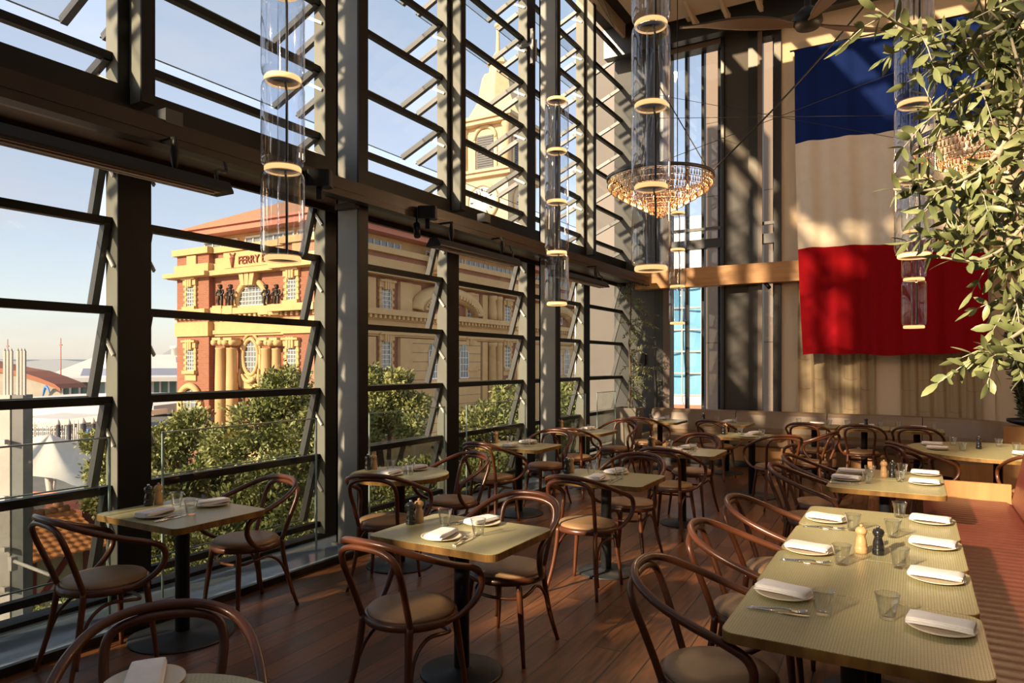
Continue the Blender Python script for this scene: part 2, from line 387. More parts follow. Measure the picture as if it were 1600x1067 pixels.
# tan rafters running away from the camera
for i in range(15):
    x = -4.6+.6*i
    r_ = MB().box(x-.025, x+.025, -3.0, 12.05, ZC-.25, ZC).build('rafter', M['fin'])
    struct(r_, 'tan painted rafter under the dark ceiling')
struct(MB().box(-5.0, XR, 12.0, 12.2, ZC-.55, ZC-.02).build('ceiling_beam', M['blackpaint']), 'black steel beam across the top of the end wall')
sp = MB().box(-3.95, -1.95, 4.0, 11.1, ZC-.62, ZC-.585)
sp = sp.build('ceiling_panel', M['shade']); struct(sp, 'cream panel hung below the rafters')
for x in (-3.6, -3.1, -2.6, -2.1):
    MB().extr([(x, 10.6, ZC-.62), (x, 11.35, ZC-.62), (x, 11.35, ZC-.70), (x, 11.15, ZC-.74)], (.05, 0, 0)).build('panel_rib', M['shade'], sp)

# ---------------- glazed wall: frames, columns, louvres
col_x0, col_x1 = PY(525.5, 568, YK(1)-.12).x, PY(559.5, 568, YK(1)-.12).x
def mullion(k):
    y = YK(k); o = MB().box(-4.87, XW-.005, y, y+.24, -.3, ZC).build('window_post', M['jamb'])
    struct(o, 'olive grey window post with black inner face')
    MB().box(XW-.005, XW+.005, y, y+.24, 0, ZC).build('post_face', M['black'], o)
    if k % 2 == 0:
        p = MB().box(XW+.005, -4.60, y+.08, y+.18, 3.45, ZC).build('post_rib', M['jamb'], o)
        MB().box(-4.60, -4.585, y+.08, y+.18, 3.45, ZC).build('rib_face', M['black'], o)
    return o
for k in range(-2, 6): mullion(k)
def column(k):
    y = YK(k)-.12
    m = MB().box(col_x0, col_x1, y, y+.012, .04, ZC).box(col_x0, col_x1, y+.11, y+.122, .04, ZC).box(col_x0, col_x0+.02, y, y+.12, .04, ZC)
    o = m.build('steel_column', M['steel']); struct(o, 'grey painted steel column standing on the ledge')
    MB().box(col_x1-.012, col_x1+.006, y-.001, y+.123, .04, ZC).build('column_flange', M['black'], o)
    MB().box(col_x0-.03, col_x1+.03, y-.03, y+.15, .04, .055).build('base_plate', M['steel'], o)
for k in (-1, 1, 3): column(k)

RAILS_LOW = [.78, 1.395, 2.02, 2.63, 3.25]; RAILS_UP = [3.77, 4.39, 5.01, 5.63, 6.25, 6.87, 7.49]
W_BAY = PITCH-.24; OUT, DROP = .17, .60
def first_louver(win, y0, z, OUT, DROP):
    """a pane hinged under its rail, kicked outwards at the bottom"""
    def at(X, Y, Z): return (X, Y-y0, Z-z)
    pn = MB(); a, b = Vector((-4.83, 0, 0)), Vector((-4.83-OUT, 0, -DROP))
    th = Vector((.006, 0, -.003))
    v = [a, a+Vector((0, W_BAY, 0)), b+Vector((0, W_BAY, 0)), b]
    pn.add(v, [(0, 1, 2, 3)])
    p = pn.build('louver', M['pane_upper'] if z > 3.5 else M['pane'], win, (0, y0, z)); p['label'] = 'top hinged glass louver kicked outwards'
    MB().box(-4.85, -4.79, 0, W_BAY, -.028, .028).build('rail', M['black'], p)
    d = (b-a).normalized()
    for yy in (.03, W_BAY-.03):
        ar = MB().bar(a+Vector((.015, yy, -.01)), b+Vector((.015, yy, 0))-d*.0, .05, .06, (1, 0, 0))
        
        ar.build('side_arm', M['arm'], p)
    for yy in (.045, W_BAY-.012):
        q = a+d*.20; MB().bar((q.x+.03, yy, q.z), (-4.76, yy, q.z-.12), .012, .026, (0, 0, 1)).build('strut', M['bright'], p)
    MB().bar(b+Vector((0, 0, 0)), b+Vector((0, W_BAY, 0)), .006, .010).build('glass_edge', M['edge'], p)
    return p
protos = {}
for n, k in enumerate(range(-1, 6)):
    y0 = YK(k-1)+.24
    w = bpy.data.objects.new('window_%d' % (n+1), None); C.objects.link(w); struct(w, 'tall louvred window bay of the harbour side')
    for z in RAILS_LOW+RAILS_UP:
        kd = z > 3.5; proto = protos.get(kd)
        if proto is None: p = protos[kd] = first_louver(w, y0, z, *((.55, .25) if kd else (.17, .60)))
        else:
            p = proto.copy(); C.objects.link(p); p.parent = w; p.location = (0, y0, z)
            for ch in list(proto.children):
                c = ch.copy(); C.objects.link(c); c.parent = p
    MB().box(-4.86, -4.72, y0, y0+W_BAY, 0, .07).box(-4.85, -4.79, y0, y0+W_BAY, .13, .18).build('sill_rail', M['black'], w)
    MB().box(-4.83, -4.825, y0, y0+W_BAY, .07, .76).build('fixed_pane', M['pane'], w)
# spandrel beam and service casing
struct(MB().box(-4.90, XW+.012, YK(-2), YEND, 3.11, 3.57).build('spandrel_beam', M['black']), 'black beam crossing the glazing at mid height')
o = struct(MB().box(-4.185, -4.085, YK(-2), 11.9, 3.03, 3.185).build('service_casing', M['brown']), 'dark bronze casing carrying the heaters')
MB().box(-4.087, -4.08, YK(-2), 11.9, 3.085, 3.09).build('groove', M['blackpaint'], o)
MB().box(-4.71, -4.19, YK(-2), 11.9, 3.115, 3.135).build('soffit', M['soffit'], o)
MB().box(-4.40, -4.32, YK(-2), 11.9, 3.09, 3.114).build('cable_track', M['blackpaint'], o)
MB().box(-4.715, -4.69, YK(-2), 11.9, 3.06, 3.114).build('soffit_lip', M['brown'], o)
for k in (1, 3):
    MB().box(col_x1-.2, -4.18, YK(k)-.20, YK(k)-.14, 3.0, 3.05).build('bracket', M['brown'], o)
# glass balustrades
gb = []
for n, (a, b) in enumerate(((1.15, 2.55), (2.90, 4.32), (4.98, 6.20), (6.62, 8.02), (8.9, 9.95), (10.4, 11.2))):
    g = MB().add([(-4.45, a, .05), (-4.45, b, .05), (-4.45, b, 1.18), (-4.45, a, 1.18)], [(0, 1, 2, 3)]).build('glass_balustrade', M['guard'])
    names = ['beside the window table in front', 'behind the first window table', 'behind the oval-topped window table', 'behind the second rectangular window table', 'behind the third rectangular window table', 'by the tall potted olive']
    tag(g, 'clear glass guard panel '+names[n], 'glass panel', 'glass guards along the ledge')
    e = MB().box(-4.456, -4.444, a, a+.012, .05, 1.18).box(-4.456, -4.444, b-.012, b, .05, 1.18).box(-4.456, -4.444, a, b, 1.174, 1.184).build('glass_edge', M['edge'], g)

# ---------------- end wall
Y = YEND
X_PL = PY(1221, 568, Y).x
wx = lambda px: PY(px, 568, Y).x
struct(MB().box(X_PL, XR, Y, Y+.25, 0, ZC).build('wall_back', M['plaster']), 'warm plastered end wall')
struct(MB().box(-4.95, wx(1023), Y, Y+.25, 0, ZC).build('wall_back', M['greypanel']), 'dark grey end wall pier in the window corner')
struct(MB().box(wx(1132), wx(1170), Y, Y+.25, 0, ZC).build('wall_back', M['darkpanel']), 'dark brown panel between the end windows')
def end_window(name, xa, xb, za, zb, fr_l, fr_r, lab):
    w = MB()
    w.box(xa, xa+fr_l, Y-.05, Y+.2, 0, ZC); w.box(xb-fr_r, xb, Y-.05, Y+.2, 0, ZC)
    w.box(xa+fr_l, xb-fr_r, Y-.05, Y+.2, zb, ZC); w.box(xa+fr_l, xb-fr_r, Y-.05, Y+.2, 0, za)
    o = struct(w.build(name, M['blackpaint']), lab)
    MB().box(xa+fr_l, xb-fr_r, Y-.02, Y+.12, 3.70, 3.86).build('transom', M['blackpaint'], o)
    MB().box(xa+fr_l, xb-fr_r, Y-.0, Y+.06, 4.02, 4.07).build('thin_transom', M['arm'], o)
    MB().add([(xa+fr_l, Y+.08, za), (xb-fr_r, Y+.08, za), (xb-fr_r, Y+.08, zb), (xa+fr_l, Y+.08, zb)], [(0, 1, 2, 3)]).build('pane', M['pane'], o)
    return o
w1 = end_window('window_20', wx(1023), wx(1132), .62, 7.25, wx(1048)-wx(1023), .05, 'tall end window with blue grey fins outside')
MB().box(wx(1038), wx(1048), Y-.07, Y-.05, 0, 7.3).build('frame_lining', M['bronze'], w1)
MB().box(wx(1048), wx(1132)-.05, Y-.07, Y-.05, 7.25, 7.34).build('frame_lining', M['bronze'], w1)
w2 = end_window('window_21', wx(1170), wx(1221), .62, 7.2, wx(1190)-wx(1170), wx(1221)-wx(1210), 'narrow end window beside the plaster wall')
MB().box(wx(1185), wx(1192), Y-.07, Y-.05, 0, 7.3).build('frame_lining', M['bronze'], w2)
for w, pxs in ((w1, (1063, 1089, 1115)), (w2, (1202,))):
    for px in pxs: MB().box(wx(px)+.02, wx(px)+.07, Y+.22, Y+.36, -3, 9.5).build('outside_fin', M['finblue'], w)
struct(MB().box(XR, XR+.2, YREAR, YEND+.25, 0, ZC+.2).build('wall_right', M['plaster']), 'plastered long wall')
struct(MB().box(-5, XR+.2, YREAR-.2, YREAR, 0, 9.9).build('wall_rear', M['plaster']), 'rear wall')
# unseen wall added behind the camera; its stepped openings shape the sun patches
def pierced(x0, x1, y0, y1, z0, z1, holes):
    m = MB(); ys = sorted({y0, y1}|{h[0] for h in holes}|{h[1] for h in holes}); zs = sorted({z0, z1}|{h[2] for h in holes}|{h[3] for h in holes})
    for a, b in zip(ys[:-1], ys[1:]):
        for c, d in zip(zs[:-1], zs[1:]):
            my, mz = (a+b)/2, (c+d)/2
            if not any(h[0] < my < h[1] and h[2] < mz < h[3] for h in holes): m.box(x0, x1, a, b, c, d)
    return m
SUN_HOLES = [(-4.5, -2.45, 3.15, 4.3), (-6.5, -4.7, 4.15, 4.75), (-8.1, -6.6, 4.65, 5.25), (-14.3, -12.6, 7.58, 9.3), (-12.6, -11.0, 6.97, 9.3), (-11.0, -9.6, 6.39, 9.3), (-9.6, -8.3, 5.85, 9.0), (-4.0, -1.35, 5.45, 6.05)]
struct(pierced(-4.85, -4.73, YREAR, YK(-2), 0, 9.7, SUN_HOLES).build('sun_mask_wall', M['plaster']), 'unseen plaster wall added to shape the sunlight through stepped openings')
# oak beam and wall strip
struct(MB().box(wx(1005)-.05, XR, 12.10, 12.36, 3.0, 3.33).build('oak_beam', M['oak']), 'thick honey oak beam across the end wall')
x_ = PY(1551, 400, Y).x
struct(MB().box(x_-.02, x_+.03, Y-.03, Y, 0, ZC-.5).build('trim_3', M['plaster']), 'plain vertical strip on the plaster wall')

# ================================================================ FURNITURE
# ---- bentwood armchair (seat centre at the origin, sitter faces +y)
def make_chair():
    t = empty('bentwood_armchair', 'x', 'chair')
    R = .222
    MB().lathe([(R-.035, .428), (R, .430), (R+.004, .440), (R+.002, .462), (R-.01, .468), (R-.035, .468)], n=40, facet=None).build('seat_frame', M['wood_chair'], t)
    MB().lathe([(.001, .455), (.19, .455), (.207, .462), (.210, .474), (.200, .486), (.15, .494), (.07, .497), (.001, .497)], n=40).build('seat_cushion', M['leather'], t)
    half = [(.215, -.01, .448), (.245, .06, .462), (.278, .140, .515), (.290, .182, .585), (.289, .165, .650), (.286, .09, .690), (.278, -.03, .730), (.255, -.15, .775), (.20, -.245, .818), (.11, -.295, .845), (0, -.310, .852)]
    pts = half+[(-x, y, z) for x, y, z in reversed(half[:-1])]
    MB().tube(pts, [.011, .013]+[.0165]*(len(pts)-4)+[.013, .011], 8, sub=4).build('arm_hoop', M['wood_chair'], t)
    half = [(.150, -.168, .440), (.156, -.195, .52), (.168, -.235, .63), (.176, -.272, .725), (.158, -.293, .785), (.095, -.300, .815), (0, -.303, .823)]
    pts = half+[(-x, y, z) for x, y, z in reversed(half[:-1])]
    MB().tube(pts, .0155, 8, sub=4).build('back_hoop', M['wood_chair'], t)
    for sx in (-1, 1):
        MB().tube([(sx*.150, -.172, .46), (sx*.153, -.185, .35), (sx*.170, -.215, .18), (sx*.203, -.262, 0)], [.0165, .0165, .015, .0115], 8, sub=3).build('leg', M['wood_chair'], t)
        MB().tube([(sx*.150, .150, .435), (sx*.165, .162, .30), (sx*.183, .176, .15), (sx*.197, .186, 0)], [.018, .018, .0145, .0115], 8, sub=3).build('leg', M['wood_chair'], t)
    half = [(.196, -.226, .085), (.176, -.200, .20), (.160, -.150, .315), (.158, -.06, .372), (.166, .05, .365), (.135, .125, .350), (0, .158, .345)]
    pts = half+[(-x, y, z) for x, y, z in reversed(half[:-1])]
    MB().tube(pts, .0095, 7, sub=4).build('stretcher', M['wood_chair'], t)
    return t
chair_proto = [None]
def chair(x, y, fx, fy, label, group='bentwood armchairs'):
    rz = math.atan2(-fx, fy)
    if chair_proto[0] is None:
        c = make_chair(); chair_proto[0] = c; c.location = (x, y, 0); c.rotation_euler = (0, 0, rz); c['label'] = label; c['group'] = group
        return c
    return dup(chair_proto[0], (x, y, 0), rz, label, group)

# ---- tables
TZ = .75
def table(name, x, y, w, d, label, base_r=.23, group=None, round_r=0, two=False, rz=0, base=True):
    t = empty(name, label, 'table', (x, y, 0), rz, group)
    n = 14 if round_r else 6
    poly = rrect(w, d, round_r or .055, n); inner = rrect(w-.006, d-.006, (round_r or .055)-.003, n)
    MB().prism(poly, TZ-.036, TZ-.0015, bool(round_r)).build('table_edge', M['edgewood'], t)
    MB().prism(inner, TZ-.002, TZ).build('tabletop', M['lam'], t)
    if base:
        MB().lathe([(.041, .012), (.041, TZ-.05), (.10, TZ-.045), (.10, TZ-.036)], n=28).build('pedestal', M['iron'], t)
        MB().lathe([(base_r, 0), (base_r, .008), (base_r-.01, .013), (.06, .017), (.045, .03)], n=48).build('base_plate', M['iron'], t)
    return t

# ---- tableware
def make_plate():
    return MB().lathe([(.052, 0), (.060, .002), (.098, .010), (.106, .014), (.106, .0165), (.097, .0145), (.06, .006), (.001, .005)], n=40).build('plate', M['porcelain'])
def napkin_mb(seed):
    r = random.Random(seed); m = MB(); L_, W_ = .098, .046
    for k, (w, l, z) in enumerate(((W_*1.06, L_*1.01, .0085), (W_*1.02, L_, .0150), (W_*.99, L_*.99, .0210))):
        dx = r.uniform(-.004, .004); a = r.uniform(-.05, .05); ca, sa = math.cos(a), math.sin(a)
        def fn(u, v, w=w, l=l, z=z, dx=dx, ca=ca, sa=sa):
            ang = 2*PI*u; ex = .28
            X = w*math.copysign(abs(math.cos(ang))**ex, math.cos(ang)); Z = .0050*math.copysign(abs(math.sin(ang))**.7, math.sin(ang))
            Yv = (v-.5)*2*l
            bow = .0025*math.sin(v*7+X*40)*.5-.012*max(0, abs(Yv)/l-.80)*1.5
            return ((X+dx)*ca-Yv*sa, (X+dx)*sa+Yv*ca, z+Z+bow*.6)
        b = len(m.v); m.grid(fn, 16, 9, True, closed_u=True)
        m.f.append(tuple(b+i for i in range(15, -1, -1))); m.f.append(tuple(b+8*16+i for i in range(16))); m.sm += [False]*2
    return m
def make_glass():
    n = 36
    def fc(i, k): return 1-.035*(1 if (i % 4 == 0) else 0)*(1 if 1 <= k <= 5 else 0)-.012*(1 if (i % 4 == 2) else 0)*(1 if 1 <= k <= 5 else 0)
    prof = [(.024, 0), (.0262, .003), (.0285, .02), (.0305, .035), (.033, .052), (.0348, .062), (.0368, .070), (.0412, .088), (.0412, .0895), (.0392, .0895), (.0352, .071), (.032, .058), (.0275, .030), (.0245, .012), (.0001, .010)]
    return MB().lathe(prof, n=n, facet=lambda i, k: fc(i, k)).build('tumbler', M['tumbler'])
M['tumbler'] = None
def tumbler_mat(): return thin_glass('pressed tumbler glass', (.965, .97, .965), (.06, .95), .02, 0, 1.8)
M['tumbler'] = tumbler_mat()
def make_mill(kind):
    mt = M['millblack'] if kind == 'black' else M['millwood']
    t = empty('pepper_mill' if kind == 'black' else 'salt_mill', 'x', 'pepper mill' if kind == 'black' else 'salt mill')
    MB().lathe([(.026, 0), (.0275, .004), (.0265, .012), (.0275, .018), (.0275, .026), (.0245, .031), (.0255, .036), (.0235, .060), (.0175, .078), (.0185, .086), (.022, .090)], n=24).build('mill_body', mt, t)
    MB().lathe([(.022, .0905), (.0255, .097), (.0262, .106), (.022, .116), (.013, .122), (.009, .1235)], n=24).build('mill_head', mt, t)
    MB().lathe([(.006, .1235), (.0075, .128), (.0068, .134), (.001, .137)], n=14).build('finial', M['chrome'] if kind == 'black' else M['millwood'], t)
    return t
def make_knife():
    m = MB(); m.tube([(0, -.105, .0045), (0, -.06, .0055), (0, -.01, .0045)], [.0035, .0048, .0035], 8, sub=2)
    m.prism([(-.0035, -.012), (.0055, -.005), (.0095, .02), (.0095, .07), (.005, .10), (-.0035, .108)], .003, .0048)
    return m.build('table_knife', M['cutlery'])
def make_fork():
    m = MB()
    m.tube([(0, -.098, .004), (0, -.05, .0055), (0, .01, .010), (0, .045, .0055)], [.0045, .0036, .0028, .005], 8, sub=3)
    m.grid(lambda u, v: ((u-.5)*(.010+.013*math.sin(min(1, v*1.5)*PI/2)), .043+v*.025, .0055-.0025*math.sin(v*PI/2)), 5, 5)
    for i in range(4):
        x = (i-1.5)*.0062; m.tube([(x, .066, .0035), (x, .085, .005), (x*.95, .104, .0115)], [.0019, .0019, .0010], 6, sub=2)
    return m.build('table_fork', M['cutlery'])
P = {}
def put(kind, x, y, z, rz, label, group, maker):
    if kind not in P:
        o = maker(); P[kind] = o; o.location = (x, y, z); o.rotation_euler = (0, 0, rz); o['label'] = label
        o['category'] = {'plate': 'plate', 'napkin': 'napkin', 'tumbler': 'glass', 'knife': 'knife', 'fork': 'fork', 'black': 'pepper mill', 'wood': 'salt mill'}[kind.rstrip('0123456789')]
        o['group'] = group; return o
    return dup(P[kind], (x, y, z), rz, label, group)
cnt = [0]
def setting(x, y, rz, where, tab, napkin_rot=0.0):
    """plate with a folded napkin on it"""
    z = TZ+.0005
    put('plate', x, y, z, 0, 'cream stoneware side plate %s %s' % (where, tab), 'side plates', make_plate)
    cnt[0] += 1; s = cnt[0] % 3
    put('napkin%d' % s, x, y, z+.0135, rz+napkin_rot, 'napkin on the plate %s %s' % (where, tab), 'folded napkins', lambda: napkin_mb(s).build('folded_napkin', M['linen']))
def tumbler(x, y, where, tab): put('tumbler', x, y, TZ+.0005, cnt[0]*.7, 'clear pressed tumbler %s %s' % (where, tab), 'tumblers', make_glass)
def mills(bx, by, wx_, wy_, tab):
    put('black', bx, by, TZ+.0005, .3, 'black pepper mill %s' % tab, 'pepper mills', lambda: make_mill('black'))
    if wx_ is not None: put('wood', wx_, wy_, TZ+.0005, 1.1, 'pale beech salt mill %s' % tab, 'salt mills', lambda: make_mill('wood'))
def cutlery(x, y, rz, where, tab, far=False):
    c, s = math.cos(rz), math.sin(rz)
    put('knife', x+.013*c, y+.013*s, TZ+.0005, rz, 'steel knife %s %s' % (where, tab), 'table knives', make_knife)
    put('fork', x-.014*c, y-.014*s, TZ+.0005, rz+.12, 'steel fork %s %s' % (where, tab), 'table forks', make_fork)

def two_top(x, y, tab, near, far, base_r=.23, w=.79, d=.63, kind='table', tablab=None, rr=0, group='small two seat tables', cut=True, chairs_at=None, mill_wood=True, jit=0.0):
    table('round_table' if rr else 'cafe_table', x, y, w, d, tablab, base_r, group, rr)
    setting(x-.01, y-.17+jit, .12, near, tab); setting(x+.0, y+.205, -.25, far, tab)
    tumbler(x-.16, y+.07, 'beside the mills', tab); tumbler(x+.125, y-.03, 'on the aisle side', tab)
    mills(x-.345, y+.0, (x-.335) if mill_wood else None, y+.062, tab)
    if cut: cutlery(x+.125, y-.17, .1, near, tab)
    if cut: cutlery(x-.12, y+.20, PI-.2, far, tab)

N_, F_ = 'towards the camera', 'towards the end wall'
# window tables
two_top(-3.86, 2.65, 'on the first window table', 'near its base', 'near the column', .30,
        tablab='two seat table beside the dark window post, ringed by a wide round base')
chair(-3.86, 2.18, .08, 1, 'bentwood armchair at the first window table, backed towards the orange tiled roof')
chair(-3.88, 3.13, -.10, -1, 'bentwood armchair at the first window table, backed towards the grey column')
two_top(-3.66, 4.47, 'on the oval-ended window table', 'over the chairs', 'by the window corner', .27, .80, .80, rr=.395,
        tablab='round olive topped window table just past the grey column', cut=False, jit=.06)
chair(-3.45, 4.06, -.35, 1, 'bentwood armchair turned to the round window table, its back to the aisle')
chair(-3.46, 4.92, -.22, -1, 'bentwood armchair on the far side of the round window table')
two_top(-3.78, 6.66, 'on the second rectangular window table', N_, F_, .27, tablab='rectangular window table behind the round one', cut=False)
chair(-3.80, 6.16, 0.05, 1, 'bentwood armchair with sunlit seat at the second rectangular window table')
chair(-3.72, 7.20, .05, -1, 'shaded bentwood armchair against the window at the second rectangular window table')
two_top(-3.86, 8.52, 'on the third rectangular window table', N_, F_, .23, tablab='rectangular window table next to the potted olive tree', cut=False)
chair(-3.74, 8.02, -.1, 1, 'bentwood armchair on the camera side of the table by the potted olive')
chair(-3.62, 9.12, -.15, -1, 'bentwood armchair between the table by the potted olive and the planter')
# middle row
two_top(-2.10, 3.08, 'on the sun-striped middle table', 'on its camera edge', 'in the sun at its far edge', .22,
        tablab='two seat table of the middle row closest to the camera, half in sun')
chair(-2.11, 2.66, .06, 1, 'shaded bentwood armchair on the camera side of the sun-striped middle table')
chair(-2.04, 3.46, .05, -1, 'bentwood armchair behind the sun-striped middle table')
two_top(-2.12, 5.14, 'on the second middle table', N_, F_, .225, tablab='two seat table of the middle row with a sunlit chair before it')
chair(-2.10, 4.72, .03, 1, 'bentwood armchair with bright tan seat in the floor sunbeam')
chair(-2.10, 5.60, -.02, -1, 'bentwood armchair behind the second middle table')
two_top(-2.08, 7.08, 'on the third middle table', N_, F_, .225, tablab='two seat table third along the middle row')
chair(-2.06, 6.62, .03, 1, 'bentwood armchair on the camera side of the third middle table')
chair(-2.12, 7.60, -.1, -1, 'bentwood armchair with grey-lit seat behind the third middle table')
two_top(-1.76, 8.98, 'on the fourth middle table', N_, F_, .30, tablab='two seat table at the far end of the middle row')
chair(-1.40, 8.42, -.55, 1, 'copper-lit bentwood armchair before the fourth middle table')
chair(-1.10, 8.98, -1, .25, 'copper-lit bentwood armchair on the aisle side of the fourth middle table')
# tables along the end banquette
two_top(-3.50, 10.70, 'on the table in the window corner', N_, F_, .25, .72, .66, tablab='banquette table nearest the window corner', cut=False, mill_wood=False)
chair(-3.52, 10.12, .08, 1, 'bentwood armchair at the banquette table nearest the window corner')
two_top(-2.47, 10.72, 'on the table below the tall window', N_, F_, .25, .72, .66, tablab='banquette table below the tall end window', cut=False, mill_wood=False)
chair(-2.46, 10.12, .15, 1, 'bentwood armchair at the banquette table below the tall end window')
places = ['under the pale edge of the flag', 'under the middle of the flag', 'under the free end of the flag']
for i, x in enumerate((-1.27, -.62, .02)):
    tab = places[i]
    table('banquette_table', x, 10.95, .635, .66, 'joined banquette table '+places[i], .2, 'joined banquette tables')
    setting(x-.02, 10.80, 1.5, N_, tab); setting(x+.02, 11.13, 1.6, F_, tab)
    tumbler(x-.22, 11.02, 'nearer the window', tab); tumbler(x+.20, 10.93, 'further from the window', tab)
    if i == 1: mills(x+.02, 11.0, None, None, tab)
    chair(x+.0, 10.28+.05*i, (.05, 0, .1)[i], 1, 'bentwood armchair backed to the aisle '+places[i])
# round table in front of the banquette corner
tab = 'on the large round table'
table('round_table', .74, 8.72, 1.66, 1.66, 'large round olive topped table in sunlight near the dark shrub', .30, None, .825)
for (x, y, w) in ((.20, 8.52, 'on its aisle side'), (.16, 8.93, 'nearest the banquette tables'), (.93, 8.42, 'by the ribbed red seat back'), (1.15, 9.0, 'facing the shrub')):
    setting(x, y, 1.5, w, tab)
for (x, y, w) in ((.42, 8.50, 'on its aisle side'), (.36, 9.05, 'nearest the banquette tables'), (.78, 9.12, 'facing the shrub'), (.90, 8.78, 'by the ribbed red seat back')): tumbler(x, y, w, tab)
mills(.58, 8.80, None, None, tab)
chair(.06, 8.14, .8, .5, 'dark bentwood armchair drawn up to the large round table')
chair(.98, 7.86, -.1, 1, 'bentwood armchair half hidden behind the ribbed red seat back')
# long table of four along the red bench
seams = (2.37, 2.97, 3.57, 4.17, 4.77)
spots = ['at the front end of the long row', 'second from the front of the long row', 'third from the front of the long row', 'at the back end of the long row']
for i in range(4):
    table('bench_table', -.185, (seams[i]+seams[i+1])/2, .775, .598, 'olive bench table '+spots[i], .23, 'bench tables set in a long row')
seat_y = ((2.86, 3.58, 4.33), (2.76, 3.38, 3.98, 4.58))
ww = ('at the front', 'before the mills', 'at the back')
for i, y in enumerate(seat_y[0]):
    w = 'on the chair side of the long row, '+ww[i]
    setting(-.44, y, 1.35, w, ''); cutlery(-.43, y-.20, PI/2+PI+.1, w, '')
w4 = ('at the front', 'second along', 'third along', 'at the back')
for i, y in enumerate(seat_y[1]): setting(.075, y, 1.42, 'on the bench side of the long row, '+w4[i], '')
for x, y, w in ((-.285, 2.71, 'on the chair side at the front'), (-.285, 3.43, 'on the chair side before the mills'), (-.29, 4.16, 'on the chair side at the back')): tumbler(x, y, w, 'of the long row')
for x, y, w in ((-.085, 2.78, 'on the bench side at the front'), (-.06, 3.50, 'on the bench side beside the black mill'), (-.10, 4.10, 'on the bench side behind the black mill'), (-.08, 4.65, 'on the bench side at the far end')): tumbler(x, y, w, 'of the long row')
mills(-.150, 3.70, -.222, 3.69, 'in the middle of the long row')
lc = ['at the front of the long row, mostly in shade', 'second along the long row, arm caught by the sun', 'third along the long row']
for i, (y, a) in enumerate(((2.70, .02), (3.48, .06), (4.24, -.02))): chair(-.655, y, 1, a, 'bentwood armchair '+lc[i])
# pair of joined tables beyond it
for i, y in enumerate((5.82, 6.38)):
    table('bench_table', -.19, y, .76, .555, ('nearer' if i == 0 else 'further')+' of the two joined tables beyond the long row', .22, 'bench tables set as a pair')
tab = 'on the joined pair of tables'
for x, y, w, r in ((-.46, 5.93, 'on the chair side, nearer', 1.45), (-.45, 6.30, 'on the chair side, further', 1.5), (.06, 6.02, 'on the bench side, nearer', 1.5), (.07, 6.52, 'on the bench side, further', 1.5)): setting(x, y, r, w, tab)
for x, y, w in ((-.31, 5.86, 'on the chair side, nearer'), (-.31, 6.19, 'on the chair side, further'), (-.10, 6.06, 'on the bench side, nearer'), (-.09, 6.45, 'on the bench side, further')): tumbler(x, y, w, tab)
cutlery(-.46, 5.74, PI/2+PI, 'on the chair side, nearer', tab)
mills(-.155, 6.26, -.215, 6.25, tab)
chair(-.68, 5.76, 1, .05, 'bentwood armchair nearer of two at the joined pair of tables')
chair(-.68, 6.42, 1, -.05, 'bentwood armchair further of two at the joined pair of tables')
# table cut off by the bottom of the view
table('round_table', -1.60, .955, .78, .78, 'round table mostly out of view beneath the big dark chair back', .22, None, .385)
setting(-1.86, 1.16, .9, 'at the edge', 'of the table out of view')
chair(-1.90, 1.225, .80, -.62, 'dark bentwood armchair whose arched back rises closest to the camera')
st = empty('stool', 'brown padded seat just entering the bottom edge beside the round iron base', 'stool', (-1.40, 1.93, 0))
MB().lathe([(.001, .43), (.18, .43), (.20, .445), (.195, .465), (.12, .475), (.001, .477)], n=32).build('seat', M['leather'], st)
for a in (.8, 2.37, 3.94, 5.5): MB().tube([(.13*math.cos(a), .13*math.sin(a), .435), (.18*math.cos(a), .18*math.sin(a), 0)], .014, 8).build('leg', M['wood_chair'], st)

# ---- red bench with ribbed back
bn = empty('bench', 'oxblood leather bench with ribbed back along the long row of tables', 'bench', (0, 0, 0))
def ribs(y0, y1, n, amp):
    return lambda t: amp*abs(math.sin(PI*n*t))
n_r = 76
def seatfn(u, v):
    y = .6+u*6.75; x = .06+v*.68; rr = abs(math.sin(PI*n_r*u))
    edge = min(v, 1-v)*.68; z = .45+.005*rr**.5
    if edge < .03: z -= .03*(1-edge/.03)**2
    return (x, y, z)
MB().grid(lambda u, v: seatfn(v, 1-u), 12, n_r*4+1).build('seat_cushion', M['redleather'], bn)
MB().box(.10, .74, .6, 7.33, 0, .425).build('seat_base', M['oakpanel'], bn)
def backfn(u, v):
    # profile goes up the front, over a rounded top, down behind
    y = .6+v*6.75; rr = .006*abs(math.sin(PI*n_r*v))
    t = u
    if t < .6: q = t/.6; x, z = .72+.085*q, .45+.42*q; nx, nz = -1, 0
    elif t < .8: a = (t-.6)/.2*PI; x, z = .87-.065*math.cos(a), .87+.065*math.sin(a); nx, nz = -math.cos(a), math.sin(a)
    else: q = (t-.8)/.2; x, z = .935, .87-.5*q; nx, nz = 1, 0
    return (x+nx*rr, y, z+nz*rr)
MB().grid(lambda u, v: backfn(u, v), 26, n_r*4+1).build('ribbed_back', M['redleather'], bn)
MB().extr([backfn(i/25, 1) for i in range(26)]+[(.72, 7.35, .37)], (0, .012, 0)).build('back_end', M['redleather'], bn)
MB().box(.74, .94, .6, 7.34, 0, .46).build('back_base', M['oakpanel'], bn)
MB().box(.10, .72, 7.36, 7.40, 0, .60).build('end_panel', M['oakpanel'], bn)

